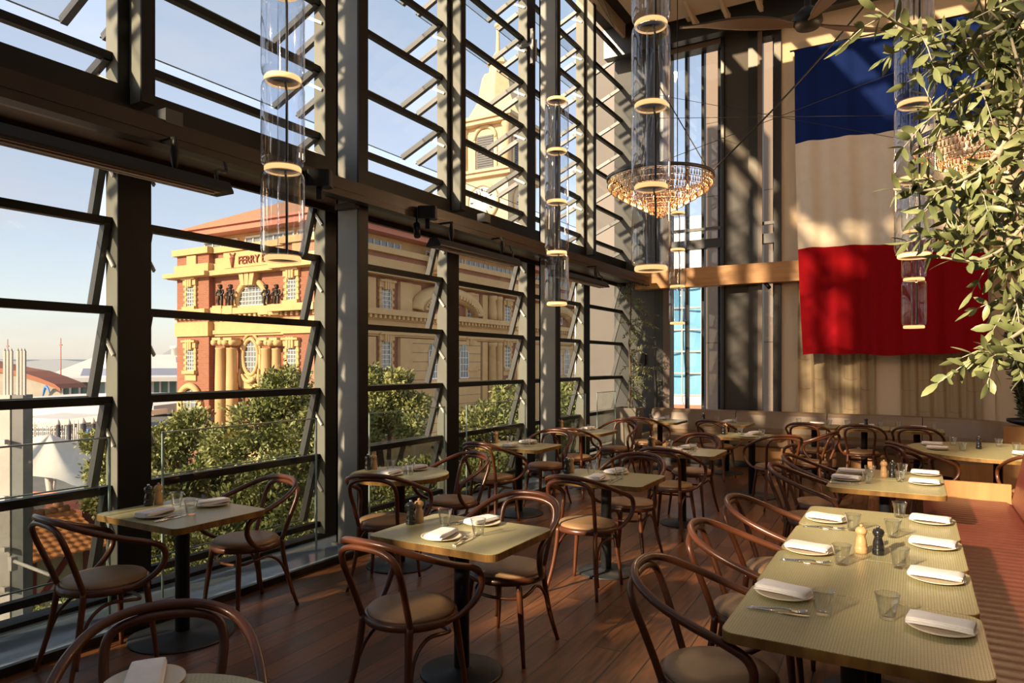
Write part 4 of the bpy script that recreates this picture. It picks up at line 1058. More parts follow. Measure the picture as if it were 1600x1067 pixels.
# projecting side bays of the front
for a, b in ((80, 235), (600, 758)):
    xa, xb = fx(a), min(fx(b), XS)
    MB().box(xa-.02, xb, FYB-.55, FYB, GZ, fz(368)).box(xa, xb, FYB-.55, FYB, fz(308), fz(258)).build('corner_bay', M['brick'], ter)
    m = MB()
    m.box(xa-.3, xb+.25, FYB-.9, FYB, fz(258), fz(228)); m.box(xa-.15, xb+.15, FYB-.75, FYB, fz(345), fz(304)); m.box(xa-.9, xb+.5, FYB-1.4, FYB, fz(366), fz(345))
    m.box(xa-.9, xb+.6, FYB-1.45, FYB, zm0, zm1+.05); m.box(xa-.1, xb+.12, FYB-.75, FYB, fz(648), fz(580))
    xm = (xa+xb)/2; m.box(xm-.65, xm+.65, FYB-.72, FYB, fz(306), fz(262))
    m.build('bay_mouldings', M['ochre'], ter)
def sash(name, axis, c, z0, z1, w, nx, nz_, dep, arch=False, rnd=False):
    """glazed window with white bars; axis 'x' on the front, 'y' on the flank. c is the middle coordinate, dep the plane"""
    ax = lambda a, z, d: (a, dep-d, z) if axis == 'x' else (dep+d, a, z)
    poly = []
    if rnd: poly = [(c+w*math.cos(2*PI*i/28), (z0+z1)/2+(z1-z0)/2*math.sin(2*PI*i/28)) for i in range(28)]
    elif arch: poly = [(c-w, z0)]+[(c+w*math.cos(a), z1-w+w*math.sin(a)) for a in [PI-PI*i/16 for i in range(17)]]+[(c+w, z0)]
    else: poly = [(c-w, z0), (c-w, z1), (c+w, z1), (c+w, z0)]
    g = MB().add([ax(a, z, .02) for a, z in poly], [tuple(range(len(poly)))]).build(name, M['glassdark'], ter)
    m = MB()
    def zlim(a):
        if rnd: return ((z0+z1)/2-(z1-z0)/2*math.sqrt(max(0, 1-((a-c)/w)**2)), (z0+z1)/2+(z1-z0)/2*math.sqrt(max(0, 1-((a-c)/w)**2)))
        if arch: return (z0, z1-w+math.sqrt(max(0, w*w-(a-c)**2)))
        return (z0, z1)
    for i in range(nx+1):
        a = c-w+2*w*i/nx; lo, hi = zlim(a); t = .05 if 0 < i < nx else .08
        if hi-lo > .1: m.bar(ax(a, lo, .06), ax(a, hi, .06), t, t, (1, 1, 0))
    for j in range(nz_+1):
        z = z0+(z1-z0)*j/nz_; hw = w
        if arch and z > z1-w: hw = math.sqrt(max(0, w*w-(z-z1+w)**2))
        if rnd: hw = w*math.sqrt(max(0, 1-((z-(z0+z1)/2)/((z1-z0)/2))**2))
        if hw > .05: m.bar(ax(c-hw, z, .06), ax(c+hw, z, .06), .05, .05 if 0 < j < nz_ else .12, (0, 0, 1))
    m.build('glazing_bars', M['white'], g); return g
def surround(axis, c, z0, z1, w, dep, t=.27, quoins=True, out=.14, key=True):
    ax = lambda a0, a1, d0, d1, za, zb: (a0, a1, dep-d1, dep-d0, za, zb) if axis == 'x' else (dep+d0, dep+d1, a0, a1, za, zb)
    m = MB()
    for sg in (-1, 1):
        a0, a1 = sorted((c+sg*w, c+sg*(w+t))); m.box(*ax(a0, a1, -.05, out, z0-.05, z1+.05))
        if quoins:
            n = 4
            for i in range(n):
                z = z0+(z1-z0)*(i+.1)/n; b0, b1 = sorted((c+sg*w, c+sg*(w+t*1.35))); m.box(*ax(b0, b1, 0, out+.06, z, z+(z1-z0)/n*.5))
    m.box(*ax(c-w-t*1.4, c+w+t*1.4, -.05, out+.12, z1, z1+.55)); m.box(*ax(c-w-t*1.6, c+w+t*1.6, -.05, out+.3, z1+.5, z1+.68))
    m.box(*ax(c-w-t*1.4, c+w+t*1.4, -.05, out+.25, z0-.30, z0)); m.box(*ax(c-w-t, c+w+t, -.05, out, z0-.9, z0-.3))
    if key:
        for i in (-1, 0, 1): m.box(*ax(c+i*.30-.12, c+i*.30+.12, 0, out+.25, z1-.15, z1+.75))
    m.build('window_surround', M['ochre'], ter)
fb = FYB-.55
for a in (150, 645):
    c = fx(a); sash('sash_window', 'x', c, fz(502, 150), fz(398, 150), .50, 3, 6, fb); surround('x', c, fz(502, 150), fz(398, 150), .50, fb)
for a in (150, 645):
    c = fx(a); sash('sash_window', 'x', c, fz(812, 150), fz(702, 150), .50, 3, 6, fb); surround('x', c, fz(812, 150), fz(702, 150), .50, fb)
    sash('arched_doorway', 'x', c, fz(1060, 150), fz(905, 150), 1.0, 4, 5, fb, arch=True)
    zt = fz(905, 150); m = MB()
    pts = [(c+1.35*math.cos(t), fb-.2, zt-1.0+1.35*math.sin(t)) for t in [PI*i/16 for i in range(17)]]
    m.tube(pts, .30, 6); m.box(c-1.7, c-1.05, fb-.3, fb, GZ, zt-1); m.box(c+1.05, c+1.7, fb-.3, fb, GZ, zt-1); m.build('door_arch', M['ochre'], ter)
# arched central window with bronze figures
cA = fx(424); zA0 = fz(492, 420); zA1 = fz(386, 420)
sash('arched_window', 'x', cA, zA0, zA1, 1.66, 8, 5, FYB, arch=True)
m = MB(); pts = [(cA+1.9*math.cos(t), FYB-.12, zA1-1.66+1.9*math.sin(t)) for t in [PI*i/24 for i in range(25)]]; m.tube(pts, .27, 8)
m.box(cA-2.15, cA-1.66, FYB-.3, FYB, zA0, zA1-1.6); m.box(cA+1.66, cA+2.15, FYB-.3, FYB, zA0, zA1-1.6)
for i in (-1, 0, 1): m.extr([(cA+i*.5-.22, FYB-.7, zA1-.2), (cA+i*.5+.22, FYB-.7, zA1-.2), (cA+i*.75+.3, FYB-.7, zA1+1.15), (cA+i*.75-.3, FYB-.7, zA1+1.15)], (0, .7, 0))
m.box(fx(235), fx(550), FYB-.45, FYB, fz(522), fz(502, 300)); m.build('arch_surround', M['ochre'], ter)
for u in (265, 316, 490, 541):
    c = PY(260+u/3.137, 568, FYB-.6).x; zb = fz(500, u)
    MB().box(c-.6, c+.6, FYB-.99, FYB-.2, zb-.72, zb).build('figure_plinth', M['ochre'], ter)
    m = MB(); yb = FYB-.6; h = (fz(400, u)-zb)*1.05; k = h/3.0
    for sg in (-1, 1):
        m.tube([(c+sg*.30*k, yb, zb), (c+sg*.38*k, yb-.05, zb+.7*k), (c+sg*.24*k, yb, zb+1.4*k)], [.16*k, .2*k, .26*k], 7, sub=3)
        m.tube([(c+sg*.45*k, yb, zb+2.15*k), (c+sg*.75*k, yb-.1, zb+1.75*k), (c+sg*.45*k, yb-.2, zb+1.45*k)], [.17*k, .14*k, .11*k], 7, sub=3)
    m.tube([(c, yb, zb+1.3*k), (c, yb, zb+1.8*k), (c, yb, zb+2.25*k)], [.36*k, .32*k, .46*k], 9, sub=3)
    m.tube([(c, yb, zb+2.2*k), (c, yb, zb+2.45*k)], .10*k, 7); m.blob((c, yb, zb+2.62*k), .30*k); m.blob((c, yb-.05, zb+2.82*k), (.40*k, .3*k, .18*k))
    m.tube([(c-.40*k, yb-.2, zb+1.9*k), (c-.46*k, yb-.2, zb+.3*k)], .04*k, 6)
    m.build('bronze_figure', M['bronzefig'], ter)
# giant columns in pairs and the oval window
for u, r in ((266, .47), (320, .46), (490, .47), (540, .40)):
    c = PY(260+u/3.137, 568, FYB-.8).x; zt = fz(655, u)
    m = MB().lathe([(r*1.02, GZ+1.6), (r, 0), (r*.88, zt-1.0), (r*.95, zt-.95), (r*.95, zt-.85)], (c, FYB-.8, 0), 20)
    m.box(c-r*1.15, c+r*1.15, FYB-.8-r, FYB-.8+r, zt-.22, zt+.02)
    for sg in (-1, 1):
        m.lathe([(.001, -.5), (.24, -.5), (.27, 0), (.24, .5), (.001, .5)], (c+sg*r*.95, FYB-.8, zt-.40), 12, axis='y')
    m.build('giant_column', M['ochre'], ter)
cO = fx(418); zo = fz(745, 418)
sash('oval_window', 'x', cO, zo-1.3, zo+1.3, .74, 4, 6, FYB, rnd=True)
m = MB(); m.tube([(cO+.93*math.cos(t), FYB-.12, zo+1.52*math.sin(t)) for t in [2*PI*i/32 for i in range(32)]], .17, 7, True)
m.tube([(cO+1.22*math.cos(t), FYB-.08, zo+1.95*math.sin(t)) for t in [PI*i/20 for i in range(21)]], .13, 6)
m.box(cO-1.25, cO+1.25, FYB-.12, FYB, zo-2.7, zo-1.45); m.box(cO-1.3, cO-1.05, FYB-.2, FYB, zo-2.4, zo+.2); m.box(cO+1.05, cO+1.3, FYB-.2, FYB, zo-2.4, zo+.2)
m.tube([(cO-.95, FYB-.25, zo-1.5), (cO-.5, FYB-.3, zo-1.95), (cO, FYB-.32, zo-2.1), (cO+.5, FYB-.3, zo-1.95), (cO+.95, FYB-.25, zo-1.5)], [.09, .17, .22, .17, .09], 8, sub=3)
for sg in (-1, 1): m.tube([(cO+sg*1.15, FYB-.25, zo-1), (cO+sg*1.25, FYB-.3, zo-1.8), (cO+sg*1.15, FYB-.25, zo-2.6)], [.08, .2, .07], 8, sub=3)
m.build('oval_surround', M['ochre'], ter)
# name panel
xa, xb = fx(322), fx(700)
MB().box(xa-.5, xb+.2, FYB-.5, FYB, fz(305, 420), fz(245, 420)+.3).build('name_panel', M['ochre'], ter)
ft = bpy.data.curves.new('name_lettering', 'FONT'); ft.body = 'FERRY BUILDING'; ft.size = .95; ft.extrude = .05; ft.space_character = 1.0
M['letter'] = mat('red brown lettering', (.22, .06, .03), .7); ft.materials.append(M['letter'])
fo_ = bpy.data.objects.new('name_lettering_outline', ft); fo = bpy.data.objects.new('name_lettering', bpy.data.meshes.new_from_object(fo_)); bpy.data.objects.remove(fo_); C.objects.link(fo); fo.parent = ter; fo.location = (xa+1.5, FYB-.56, fz(278, 380)-.30); fo.rotation_euler = (PI/2, 0, 0)
m = MB(); cx = xa+.75; cz = fz(278, 330)
m.tube([(cx, FYB-.55, cz-.6), (cx, FYB-.55, cz+.2)], [.10, .25], 8); m.blob((cx, FYB-.55, cz+.3), (.26, .08, .2)); m.tube([(cx-.35, FYB-.55, cz+.6), (cx-.15, FYB-.55, cz+.35)], .07, 6); m.tube([(cx+.35, FYB-.55, cz+.6), (cx+.15, FYB-.55, cz+.35)], .07, 6); m.blob((cx, FYB-.55, cz-.7), (.22, .08, .12))
m.build('name_emblem', M['letter'], ter)
# attic storey, eaves and roof
AX0, AX1, AY0 = fx(165), XS-.7, FYB+.6
MB().box(AX0, AX1, AY0, YB_END-2, ZTOP-.2, ZEAVE+.1).build('attic_wall', M['ochre'], ter)
def strip(a0, a1, axis):
    m = MB(); g = MB(); zz0, zz1 = ZTOP+.15, ZEAVE-.35
    if axis == 'x':
        g.box(a0, a1, AY0-.06, AY0, zz0, zz1); n = max(2, int((a1-a0)/.9))
        for i in range(n+1): x = a0+(a1-a0)*i/n; m.box(x-.06, x+.06, AY0-.14, AY0-.02, zz0, zz1)
        m.box(a0, a1, AY0-.14, AY0-.02, zz0-.1, zz0+.05); m.box(a0, a1, AY0-.14, AY0-.02, zz1-.05, zz1+.1)
    else:
        g.box(AX1, AX1+.06, a0, a1, zz0, zz1); n = max(2, int((a1-a0)/.9))
        for i in range(n+1): y = a0+(a1-a0)*i/n; m.box(AX1+.02, AX1+.14, y-.05, y+.05, zz0, zz1)
    o = g.build('attic_window', M['white'] if False else M['glassdark'], ter); m.build('glazing_bars', M['white'], o)
for a, b in ((165, 325), (365, 440), (455, 600), (620, 740)): strip(fx(a), min(fx(b), AX1-.2), 'x')
for a, b in ((41, 50.0), (54, 60), (60.6, 72), (74, 86), (88, 104)): strip(a, b, 'y')
ex = 1.5
ev = [(AX0-ex, AY0-ex), (AX1+ex, AY0-ex), (AX1+ex, YB_END), (AX0-ex, YB_END)]
MB().prism(ev, ZEAVE+.05, ZEAVE+.55).build('red_fascia', M['fascia'], ter)
MB().prism([(x_*1, y_) for x_, y_ in [(AX0-ex-.25, AY0-ex-.25), (AX1+ex+.25, AY0-ex-.25), (AX1+ex+.25, YB_END), (AX0-ex-.25, YB_END)]], ZEAVE+.55, ZEAVE+.75).build('gutter', M['fascia'], ter)
rm = (AX0+AX1)/2; hw = (AX1-AX0)/2+ex; zr = ZEAVE+.7+hw*.50
rf = [(AX0-ex-.2, AY0-ex-.2, ZEAVE+.7), (AX1+ex+.2, AY0-ex-.2, ZEAVE+.7), (AX1+ex+.2, YB_END, ZEAVE+.7), (AX0-ex-.2, YB_END, ZEAVE+.7), (rm, AY0-ex+hw, zr), (rm, YB_END, zr)]
MB().add(rf, [(0, 1, 4), (1, 2, 5, 4), (3, 0, 4, 5), (2, 3, 5), (0, 3, 2, 1)]).build('tiled_roof', M['terracotta'], ter)
MB().box(rm+4, rm+5.2, 52, 53.6, ZEAVE+2, zr+1.2).build('chimney', M['cream'], ter)
# flank facing us
sy = lambda px: PX(px, 568, XS).y
sz = lambda px, py: PX(px, py, XS).z
def pilaster(y0, y1, z0, z1, out=.35):
    MB().box(XS-.05, XS+out, y0, y1, z0, z1).build('pilaster', M['ochre'], ter)
zu0, zu1 = fz(523), fz(368)-.3; zl0, zl1 = GZ+1.6, fz(655)
def flank_window(yc, w=.62):
    sash('sash_window', 'y', yc, 6.1, 8.3, w, 2, 6, XS); surround('y', yc, 6.1, 8.3, w, XS)
    sash('sash_window', 'y', yc, 1.2, 3.7, w, 2, 6, XS); surround('y', yc, 1.2, 3.7, w, XS)
    sash('arched_doorway', 'y', yc, -4.6, -1.2, .9, 3, 5, XS, arch=True)
for yc in (42.9, 47.2, 60.6, 68.2, 72.4, 86.0, 90.4): flank_window(yc)
for y0, y1 in ((44.2, 45.6), (48.9, 50.6), (62.6, 63.6), (65.9, 66.7), (70.0, 70.9), (74.2, 75.6)):
    pilaster(y0, y1, zl0, zl1); pilaster(y0, y1, zu0, zu1)
for yc in (64.3, 65.5):
    for z0, z1 in ((zl0, zl1), (zu0, zu1)):
        MB().lathe([(.52, z0), (.55, z0+(z1-z0)*.3), (.42, z1-.5), (.56, z1-.35), (.56, z1)], (XS+.45, yc, 0), 14).build('engaged_column', M['ochre'], ter)
for yc, hwid in ((56.5, 5.2), (80.8, 4.6)):
    zb = 1.0; top = zu1-.6
    ri = hwid-.9
    MB().box(XS-.04, XS+.25, yc-hwid-.6, yc+hwid+.6, zl0, zl1).build('rusticated_pier', M['ochre'], ter)
    m = MB()
    z = zl0+.8
    while z < zl1-.3: m.box(XS+.24, XS+.262, yc-hwid-.6, yc+hwid+.6, z, z+.05); z += .85
    m.build('joint', M['bronze'], ter)
    m = MB(); pts = [(XS+.2, yc+hwid*math.cos(t), zu0+.2+min(hwid, top-zu0)*math.sin(t)) for t in [PI*i/30 for i in range(31)]]; m.tube(pts, .75, 8)
    for i in range(1, 24):
        t = PI*i/24; m.bar((XS+.55, yc+(hwid-.75)*math.cos(t), zu0+.2+min(hwid, top-zu0)*.86*math.sin(t)), (XS+1.0, yc+(hwid-.75)*math.cos(t), zu0+.2+min(hwid, top-zu0)*.86*math.sin(t)), .35, .35)
    m.box(XS-.02, XS+.15, yc-hwid-.8, yc+hwid+.8, zu0, zu1) if False else None
    m.build('great_arch', M['ochre'], ter)
    MB().box(XS-.03, XS+.12, yc-hwid-.5, yc-hwid+.9, zu0, zu1).box(XS-.03, XS+.12, yc+hwid-.9, yc+hwid+.5, zu0, zu1).build('arch_pier', M['ochre'], ter)
    sash('arched_window', 'y', yc, zu0+.4, zu0+3.6, 1.6, 6, 4, XS+.02, arch=True)
    for dy in (-2.6, 0, 2.6): sash('arched_window', 'y', yc+dy, .2, 3.6, .75, 3, 5, XS+.26, arch=True)
    MB().box(XS, XS+1.2, yc-hwid*.55, yc+hwid*.0-1.2, 10.2, 12.6).lathe([(.001, -.6), (.7, -.6), (.75, 0), (.7, .6), (.001, .6)], (XS+.7, yc-hwid*.55, 11.2), 14, axis='y').build('carved_scroll', M['ochre'], ter)

# ---- clock tower
tw_ = empty('clock_tower', 'pale ochre clock tower with domed cupola rising behind the terminal roof', 'tower', (0, 0, 0))
c1 = PD(778, 325, 82); TX, TY = c1.x, c1.y; ts = 3.3
zz = lambda py: PD(778, py, 82).z
MB().box(TX-ts, TX+ts, TY-ts, TY+ts, ZEAVE+1, zz(283)).build('clock_stage', M['cream'], tw_)
m = MB()
m.box(TX-ts-.6, TX+ts+.6, TY-ts-.6, TY+ts+.6, zz(288), zz(282)); m.box(TX-ts-.9, TX+ts+.9, TY-ts-.9, TY+ts+.9, zz(282), zz(278))
m.box(TX-ts-.5, TX+ts+.5, TY-ts-.5, TY+ts+.5, zz(208), zz(202)); m.box(TX-ts-.8, TX+ts+.8, TY-ts-.8, TY+ts+.8, zz(202), zz(197))
m.build('tower_cornices', M['cream'], tw_)
MB().box(TX-ts+.5, TX+ts-.5, TY-ts+.5, TY+ts-.5, zz(283), zz(200)).build('belfry_stage', M['cream'], tw_)
for sx in (-1, 1):
    for sy_ in (-1, 1):
        MB().lathe([(.55, zz(278)), (.5, zz(215)), (.62, zz(212)), (.62, zz(207))], (TX+sx*(ts-.35), TY+sy_*(ts-.35), 0), 12).build('corner_column', M['cream'], tw_)
lv = MB()
for i in range(14):
    z = zz(272)+(zz(222)-zz(272))*i/14
    lv.box(TX-1.1, TX+1.1, TY-ts+.38, TY-ts+.52, z, z+.2); lv.box(TX+ts-.52, TX+ts-.38, TY-1.1, TY+1.1, z, z+.2)
lv.build('belfry_slats', M['finblue'], tw_)
m = MB()
for t0 in (0,):
    m.tube([(TX+1.45*math.cos(t), TY-ts+.4, zz(228)+1.45*math.sin(t)) for t in [PI*i/12 for i in range(13)]], .22, 6)
    m.tube([(TX+ts-.4, TY+1.45*math.cos(t), zz(228)+1.45*math.sin(t)) for t in [PI*i/12 for i in range(13)]], .22, 6)
    for q in (-1.45, 1.45): m.box(TX+q-.2, TX+q+.2, TY-ts+.3, TY-ts+.6, zz(274), zz(228)); m.box(TX+ts-.6, TX+ts-.3, TY+q-.2, TY+q+.2, zz(274), zz(228))
m.build('belfry_arch', M['cream'], tw_)
# sloping octagonal cupola, lantern, finial
prof = [(4.05, zz(197)), (3.9, zz(190)), (3.0, zz(172)), (2.45, zz(158)), (2.2, zz(140)), (1.9, zz(122)), (1.15, zz(118)), (1.0, zz(104)), (1.3, zz(102)), (1.25, zz(98)), (.7, zz(90)), (.25, zz(80)), (.18, zz(44)), (.4, zz(42)), (.4, zz(38)), (.01, zz(36))]
m = MB()
v = []
for r, z in prof:
    for i in range(8): a = 2*PI*(i+.5)/8; v.append((TX+r*math.cos(a), TY+r*math.sin(a), z))
m.add(v, [(k*8+i, k*8+(i+1) % 8, (k+1)*8+(i+1) % 8, (k+1)*8+i) for k in range(len(prof)-1) for i in range(8)]); m.build('cupola', M['cream'], tw_)
M['clockface'] = mat('pale clock face', (.75, .72, .64), .5)
for ax in ('y', 'x'):
    cc = (TX, TY-ts-.12, zz(325)) if ax == 'y' else (TX+ts+.12, TY, zz(325))
    f = MB().lathe([(.001, -.05), (1.75, -.05), (1.75, .05), (.001, .05)], cc, 40, axis=ax).build('clock_face', M['clockface'], tw_)
    m = MB(); ring = []
    for i in range(40):
        a = 2*PI*i/40; p_ = (2.0*math.cos(a), 2.0*math.sin(a)); ring.append((cc[0]+p_[0], cc[1]-.05, cc[2]+p_[1]) if ax == 'y' else (cc[0]+.05, cc[1]+p_[0], cc[2]+p_[1]))
    m.tube(ring, .22, 6, True); m.build('clock_surround', M['cream'], f)
    m = MB()
    for i in range(12):
        a = 2*PI*i/12; q0, q1 = (1.2*math.sin(a), 1.2*math.cos(a)), (1.55*math.sin(a), 1.55*math.cos(a))
        g_ = (lambda q: (cc[0]+q[0], cc[1]-.09, cc[2]+q[1])) if ax == 'y' else (lambda q: (cc[0]+.09, cc[1]+q[0], cc[2]+q[1]))
        m.bar(g_(q0), g_(q1), .12, .12)
    m.bar(g_((0, 0)), g_((.6, .55)), .12, .12); m.bar(g_((0, 0)), g_((-.3, 1.3)), .08, .08)
    m.build('clock_hands', M['bronzefig'], f)

# ---- grey rendered block close by past the window corner
YG = 16.0
gb_ = empty('rendered_block', 'plain grey rendered building filling the last window bay', 'building', (0, 0, 0))
xa, xb = PY(918, 568, YG).x, PY(1004, 568, YG).x
MB().box(xa, xb, YG, YG+1.5, GZ, 11).build('wall', M['greyclad'], gb_)
m = MB()
for z in (1.3, .4, -.5): m.box(xa, xb, YG-.03, YG, z, z+.05)
m.build('wall_joint', M['arm'], gb_)
# ---- end window view: netted scaffold and tan stone tower
sc_ = empty('netted_scaffold', 'blue netted scaffold on a building seen through the tall end window', 'scaffold', (0, 0, 0))
q0, q1 = PY(1040, 450, 42), PY(1128, 640, 42)
ztop = PY(1070, 448, 42).z; zb_ = PY(1070, 617, 42).z
MB().grid(lambda u, v: (q0.x-6+(q1.x-q0.x+12)*u, 42+.5*math.sin(u*30+v*6)*.4, zb_+(ztop-zb_)*v), 60, 30).build('netting', M['bluemesh'], sc_)
m = MB()
for i in range(14):
    x = q0.x-6+(q1.x-q0.x+12)*i/13; m.tube([(x, 41.7, GZ), (x, 41.7, ztop+1)], .05, 6)
for z in np.linspace(zb_, ztop, 6): m.tube([(q0.x-6, 41.7, z), (q1.x+6, 41.7, z)], .06, 6)
m.build('scaffold_poles', M['postmetal'], sc_)
hz_ = empty('hoarding', 'white and red site hoarding at the foot of the netted scaffold', 'hoarding', (0, 0, 0))
m = MB(); r_ = random.Random(2)
for i in range(26):
    x = q0.x-8+i*.8; m.box(x, x+.7, 40.6, 40.8, GZ, zb_-.2-r_.random()*1.2)
m.build('board', M['white'], hz_)
MB().box(q0.x-8, q1.x+8, 40.4, 40.5, zb_-.9, zb_-.5).build('red_stripe', M['fascia'], hz_)
pale = empty('pale_office_block', 'pale glazed office block rising above the blue netting', 'building', (0, 0, 0))
MB().box(PY(1030, 0, 70).x, PY(1130, 0, 70).x, 70, 80, GZ, PY(1080, 338, 70).z).build('block', M['white'], pale)
tt = empty('stone_tower', 'tan stone clad tower seen through the end windows', 'building', (0, 0, 0))
xa, xb = PY(1099, 0, 22).x, PY(1235, 0, 22).x
MB().box(xa, xb+3, 22, 34, GZ, PY(1110, 70, 22).z).build('stone_wall', M['tanstone'], tt)
m = MB()
for i in range(12):
    z = -6+i*2.4
    m.box(xa+2.1, xa+2.7, 21.9, 22.02, z, z+1.5)
m.build('window_pane', M['glassdark'], tt)

# ---- white wharf shed, far off
M['shedwhite'] = noisy('white corrugated steel', (.74, .70, .64), (.80, .76, .70), .3, .7)
wh = empty('wharf_shed', 'long white wharf shed with solar panels on the roof', 'building', (0, 0, 0))
A, B_ = PD(95, 617, 112), PD(330, 617, 122)
dx = (B_-A).normalized(); dx.z = 0; dx.normalize(); pn = Vector((-dx.y, dx.x, 0))
if pn.dot(Vector((-.5, .87, 0))) < 0: pn = -pn
A0 = Vector((A.x, A.y, 0))
def W(a, b, z): return A0+dx*a+pn*b+Vector((0, 0, z))
Lw = 70; z_e, z_r = PD(150, 605, 114).z+1.3, PD(150, 553, 130).z
zlow = -7
def wq(ps, name, m_, par): return MB().add([W(*p_) for p_ in ps], [tuple(range(len(ps)))]).build(name, m_, par)
MB().add([W(-4, 6, zlow), W(Lw, 6, zlow), W(Lw, 40, zlow), W(-4, 40, zlow), W(-4, 6, z_e), W(Lw, 6, z_e), W(Lw, 40, z_e), W(-4, 40, z_e), W(4, 23, z_r), W(Lw, 23, z_r)],
         [(0, 1, 5, 4), (3, 0, 4, 7), (1, 2, 6, 5), (4, 5, 9, 8), (4, 8, 7), (6, 7, 8, 9)]).build('shed_shell', M['shedwhite'], wh)
def roofq(a0, a1, t0, t1, name, mm, lift=.15):
    f = lambda a, t: W(a, 6+17*t, z_e+(z_r-z_e)*t+lift)
    MB().add([f(a0, t0), f(a1, t0), f(a1, t1), f(a0, t1)], [(0, 1, 2, 3)]).build(name, mm, wh)
roofq(2, Lw, .06, .36, 'solar_array', M['solar'])
for i in range(6): roofq(8+i*9, 11+i*9, .6, .85, 'skylight', M['solar'])
for i in range(5): c = W(6+i*11, 23, z_r); MB().lathe([(.8, -.3), (.8, 1.2), (1.0, 1.2), (1.0, 1.7), (.001, 1.8)], tuple(c), 12).build('roof_vent', M['shedwhite'], wh)
for i in range(5):
    a = 6+i*10; wq([(a, 5.95, z_e-1.2), (a+4, 5.95, z_e-1.2), (a+4, 5.95, z_e-.3), (a, 5.95, z_e-.3)], 'shed_window', M['finblue'], wh)
# glazed low front
zt_, zb2 = PD(150, 597, 112).z, PD(150, 618, 112).z
hall = empty('glazed_hall', 'low hall with green glazing and white mullions before the wharf shed', 'building', (0, 0, 0))
MB().add([W(0, 0, zlow), W(Lw, 0, zlow), W(Lw, 0, zt_), W(0, 0, zt_)], [(0, 1, 2, 3)]).build('green_glazing', M['greenglass'], hall)
m = MB()
for i in range(60): a = i*1.3; m.bar(W(a, -.1, zlow), W(a, -.1, zt_), .3 if i % 5 else .7, .25, tuple(pn))
m.build('mullion', M['shedwhite'], hall)
MB().add([W(-4, -2, zt_), W(Lw, -2, zt_), W(Lw, 6, zt_+.2), W(-4, 6, zt_+.2), W(-4, -2, zt_+.7), W(Lw, -2, zt_+.7), W(Lw, 6, zt_+.9), W(-4, 6, zt_+.9)], [(0, 1, 5, 4), (4, 5, 6, 7), (3, 0, 4, 7), (0, 3, 2, 1)]).build('canopy_slab', M['shedwhite'], hall)
# brown arched roof building
ar = empty('arched_roof_hall', 'hall with a curved rust brown roof edge and a blue wave sign', 'building', (0, 0, 0))
pts_t = [PD(x, y, 92) for x, y in ((-60, 562), (0, 575), (30, 580), (60, 590), (85, 600), (94, 607))]
pts_b = [PD(x, y, 92) for x, y in ((-60, 575), (0, 582), (30, 588), (60, 597), (85, 606), (94, 612))]
m = MB(); n = len(pts_t); off = Vector((-.5*6, .87*6, 0))
m.add(pts_t+pts_b+[p_+off for p_ in pts_t]+[p_+off for p_ in pts_b], [(i, i+1, n+i+1, n+i) for i in range(n-1)]+[(i, 2*n+i, 2*n+i+1, i+1) for i in range(n-1)])
m.build('curved_roof_edge', mat('rust brown roof edge', (.36, .13, .07), .7), ar)
base = [Vector((p_.x, p_.y, -7)) for p_ in pts_b]
MB().add([p_+Vector((-.5, .87, 0))*.3 for p_ in pts_b]+[p_+Vector((-.5, .87, 0))*.3 for p_ in base], [(i, i+1, n+i+1, n+i) for i in range(n-1)]).build('tan_wall', noisy('tan wall', (.38, .33, .26), (.45, .40, .32), 1, .8), ar)
c = PD(72, 611, 91.5)
MB().tube([c+Vector((-.8, 0, -.7)), c+Vector((-.2, 0, .5)), c+Vector((.4, 0, .4)), c+Vector((.9, 0, -.2))], [.08, .2, .16, .06], 7, sub=3).build('wave_sign', mat('blue sign', (.08, .25, .6), .5), ar)
# ferry pontoon roofs, decks and piles
def slab(px0, px1, py0, py1, dep, th, name, lab, mm, back=6):
    a, b = PD(px0, py0, dep), PD(px1, py1, dep); d = Vector((-.5, .87, 0))*back
    v = [a, b, b+d, a+d]; v2 = [p_-Vector((0, 0, th)) for p_ in v]
    return tag(MB().add(v+v2, [(0, 1, 2, 3), (4, 5, 1, 0), (7, 6, 5, 4), (5, 6, 2, 1), (4, 0, 3, 7)]).build(name, mm), lab, 'pier roof', 'white pier roofs')
slab(20, 340, 622, 618, 82, .7, 'pier_roof', 'long white pier roof directly below the green glazed hall', M['shedwhite'], 12)
o_ = slab(20, 240, 636, 634, 72, 1.0, 'pier_roof', 'white pier roof with arched openings beneath', M['shedwhite'], 8)
slab(30, 120, 652, 656, 62, .5, 'pier_roof', 'low white pier roof ending behind the grey piles', M['shedwhite'], 6)
slab(60, 235, 660, 641, 60, .45, 'pier_roof', 'slanted cream gangway roof rising towards the terminal', M['tentcloth'], 3)
for px, py, w, i in ((76, 646, 22, 0), (96, 650, 14, 1), (118, 650, 26, 2)):
    a = PD(px, py, 73.5); r = w*73/F_PX/2
    tag(MB().add([a+Vector((r*math.cos(t)*.87, r*math.cos(t)*.5, r*math.sin(t))) for t in [PI*k/14 for k in range(15)]], [tuple(range(15))]).build('arched_opening', M['bronze']), ('wide', 'small', 'broad flat')[i]+' dark arched opening below the pier roof', 'opening')
pl = 0
M['pile'] = mat('black pile sleeve', (.05, .05, .055), .6)
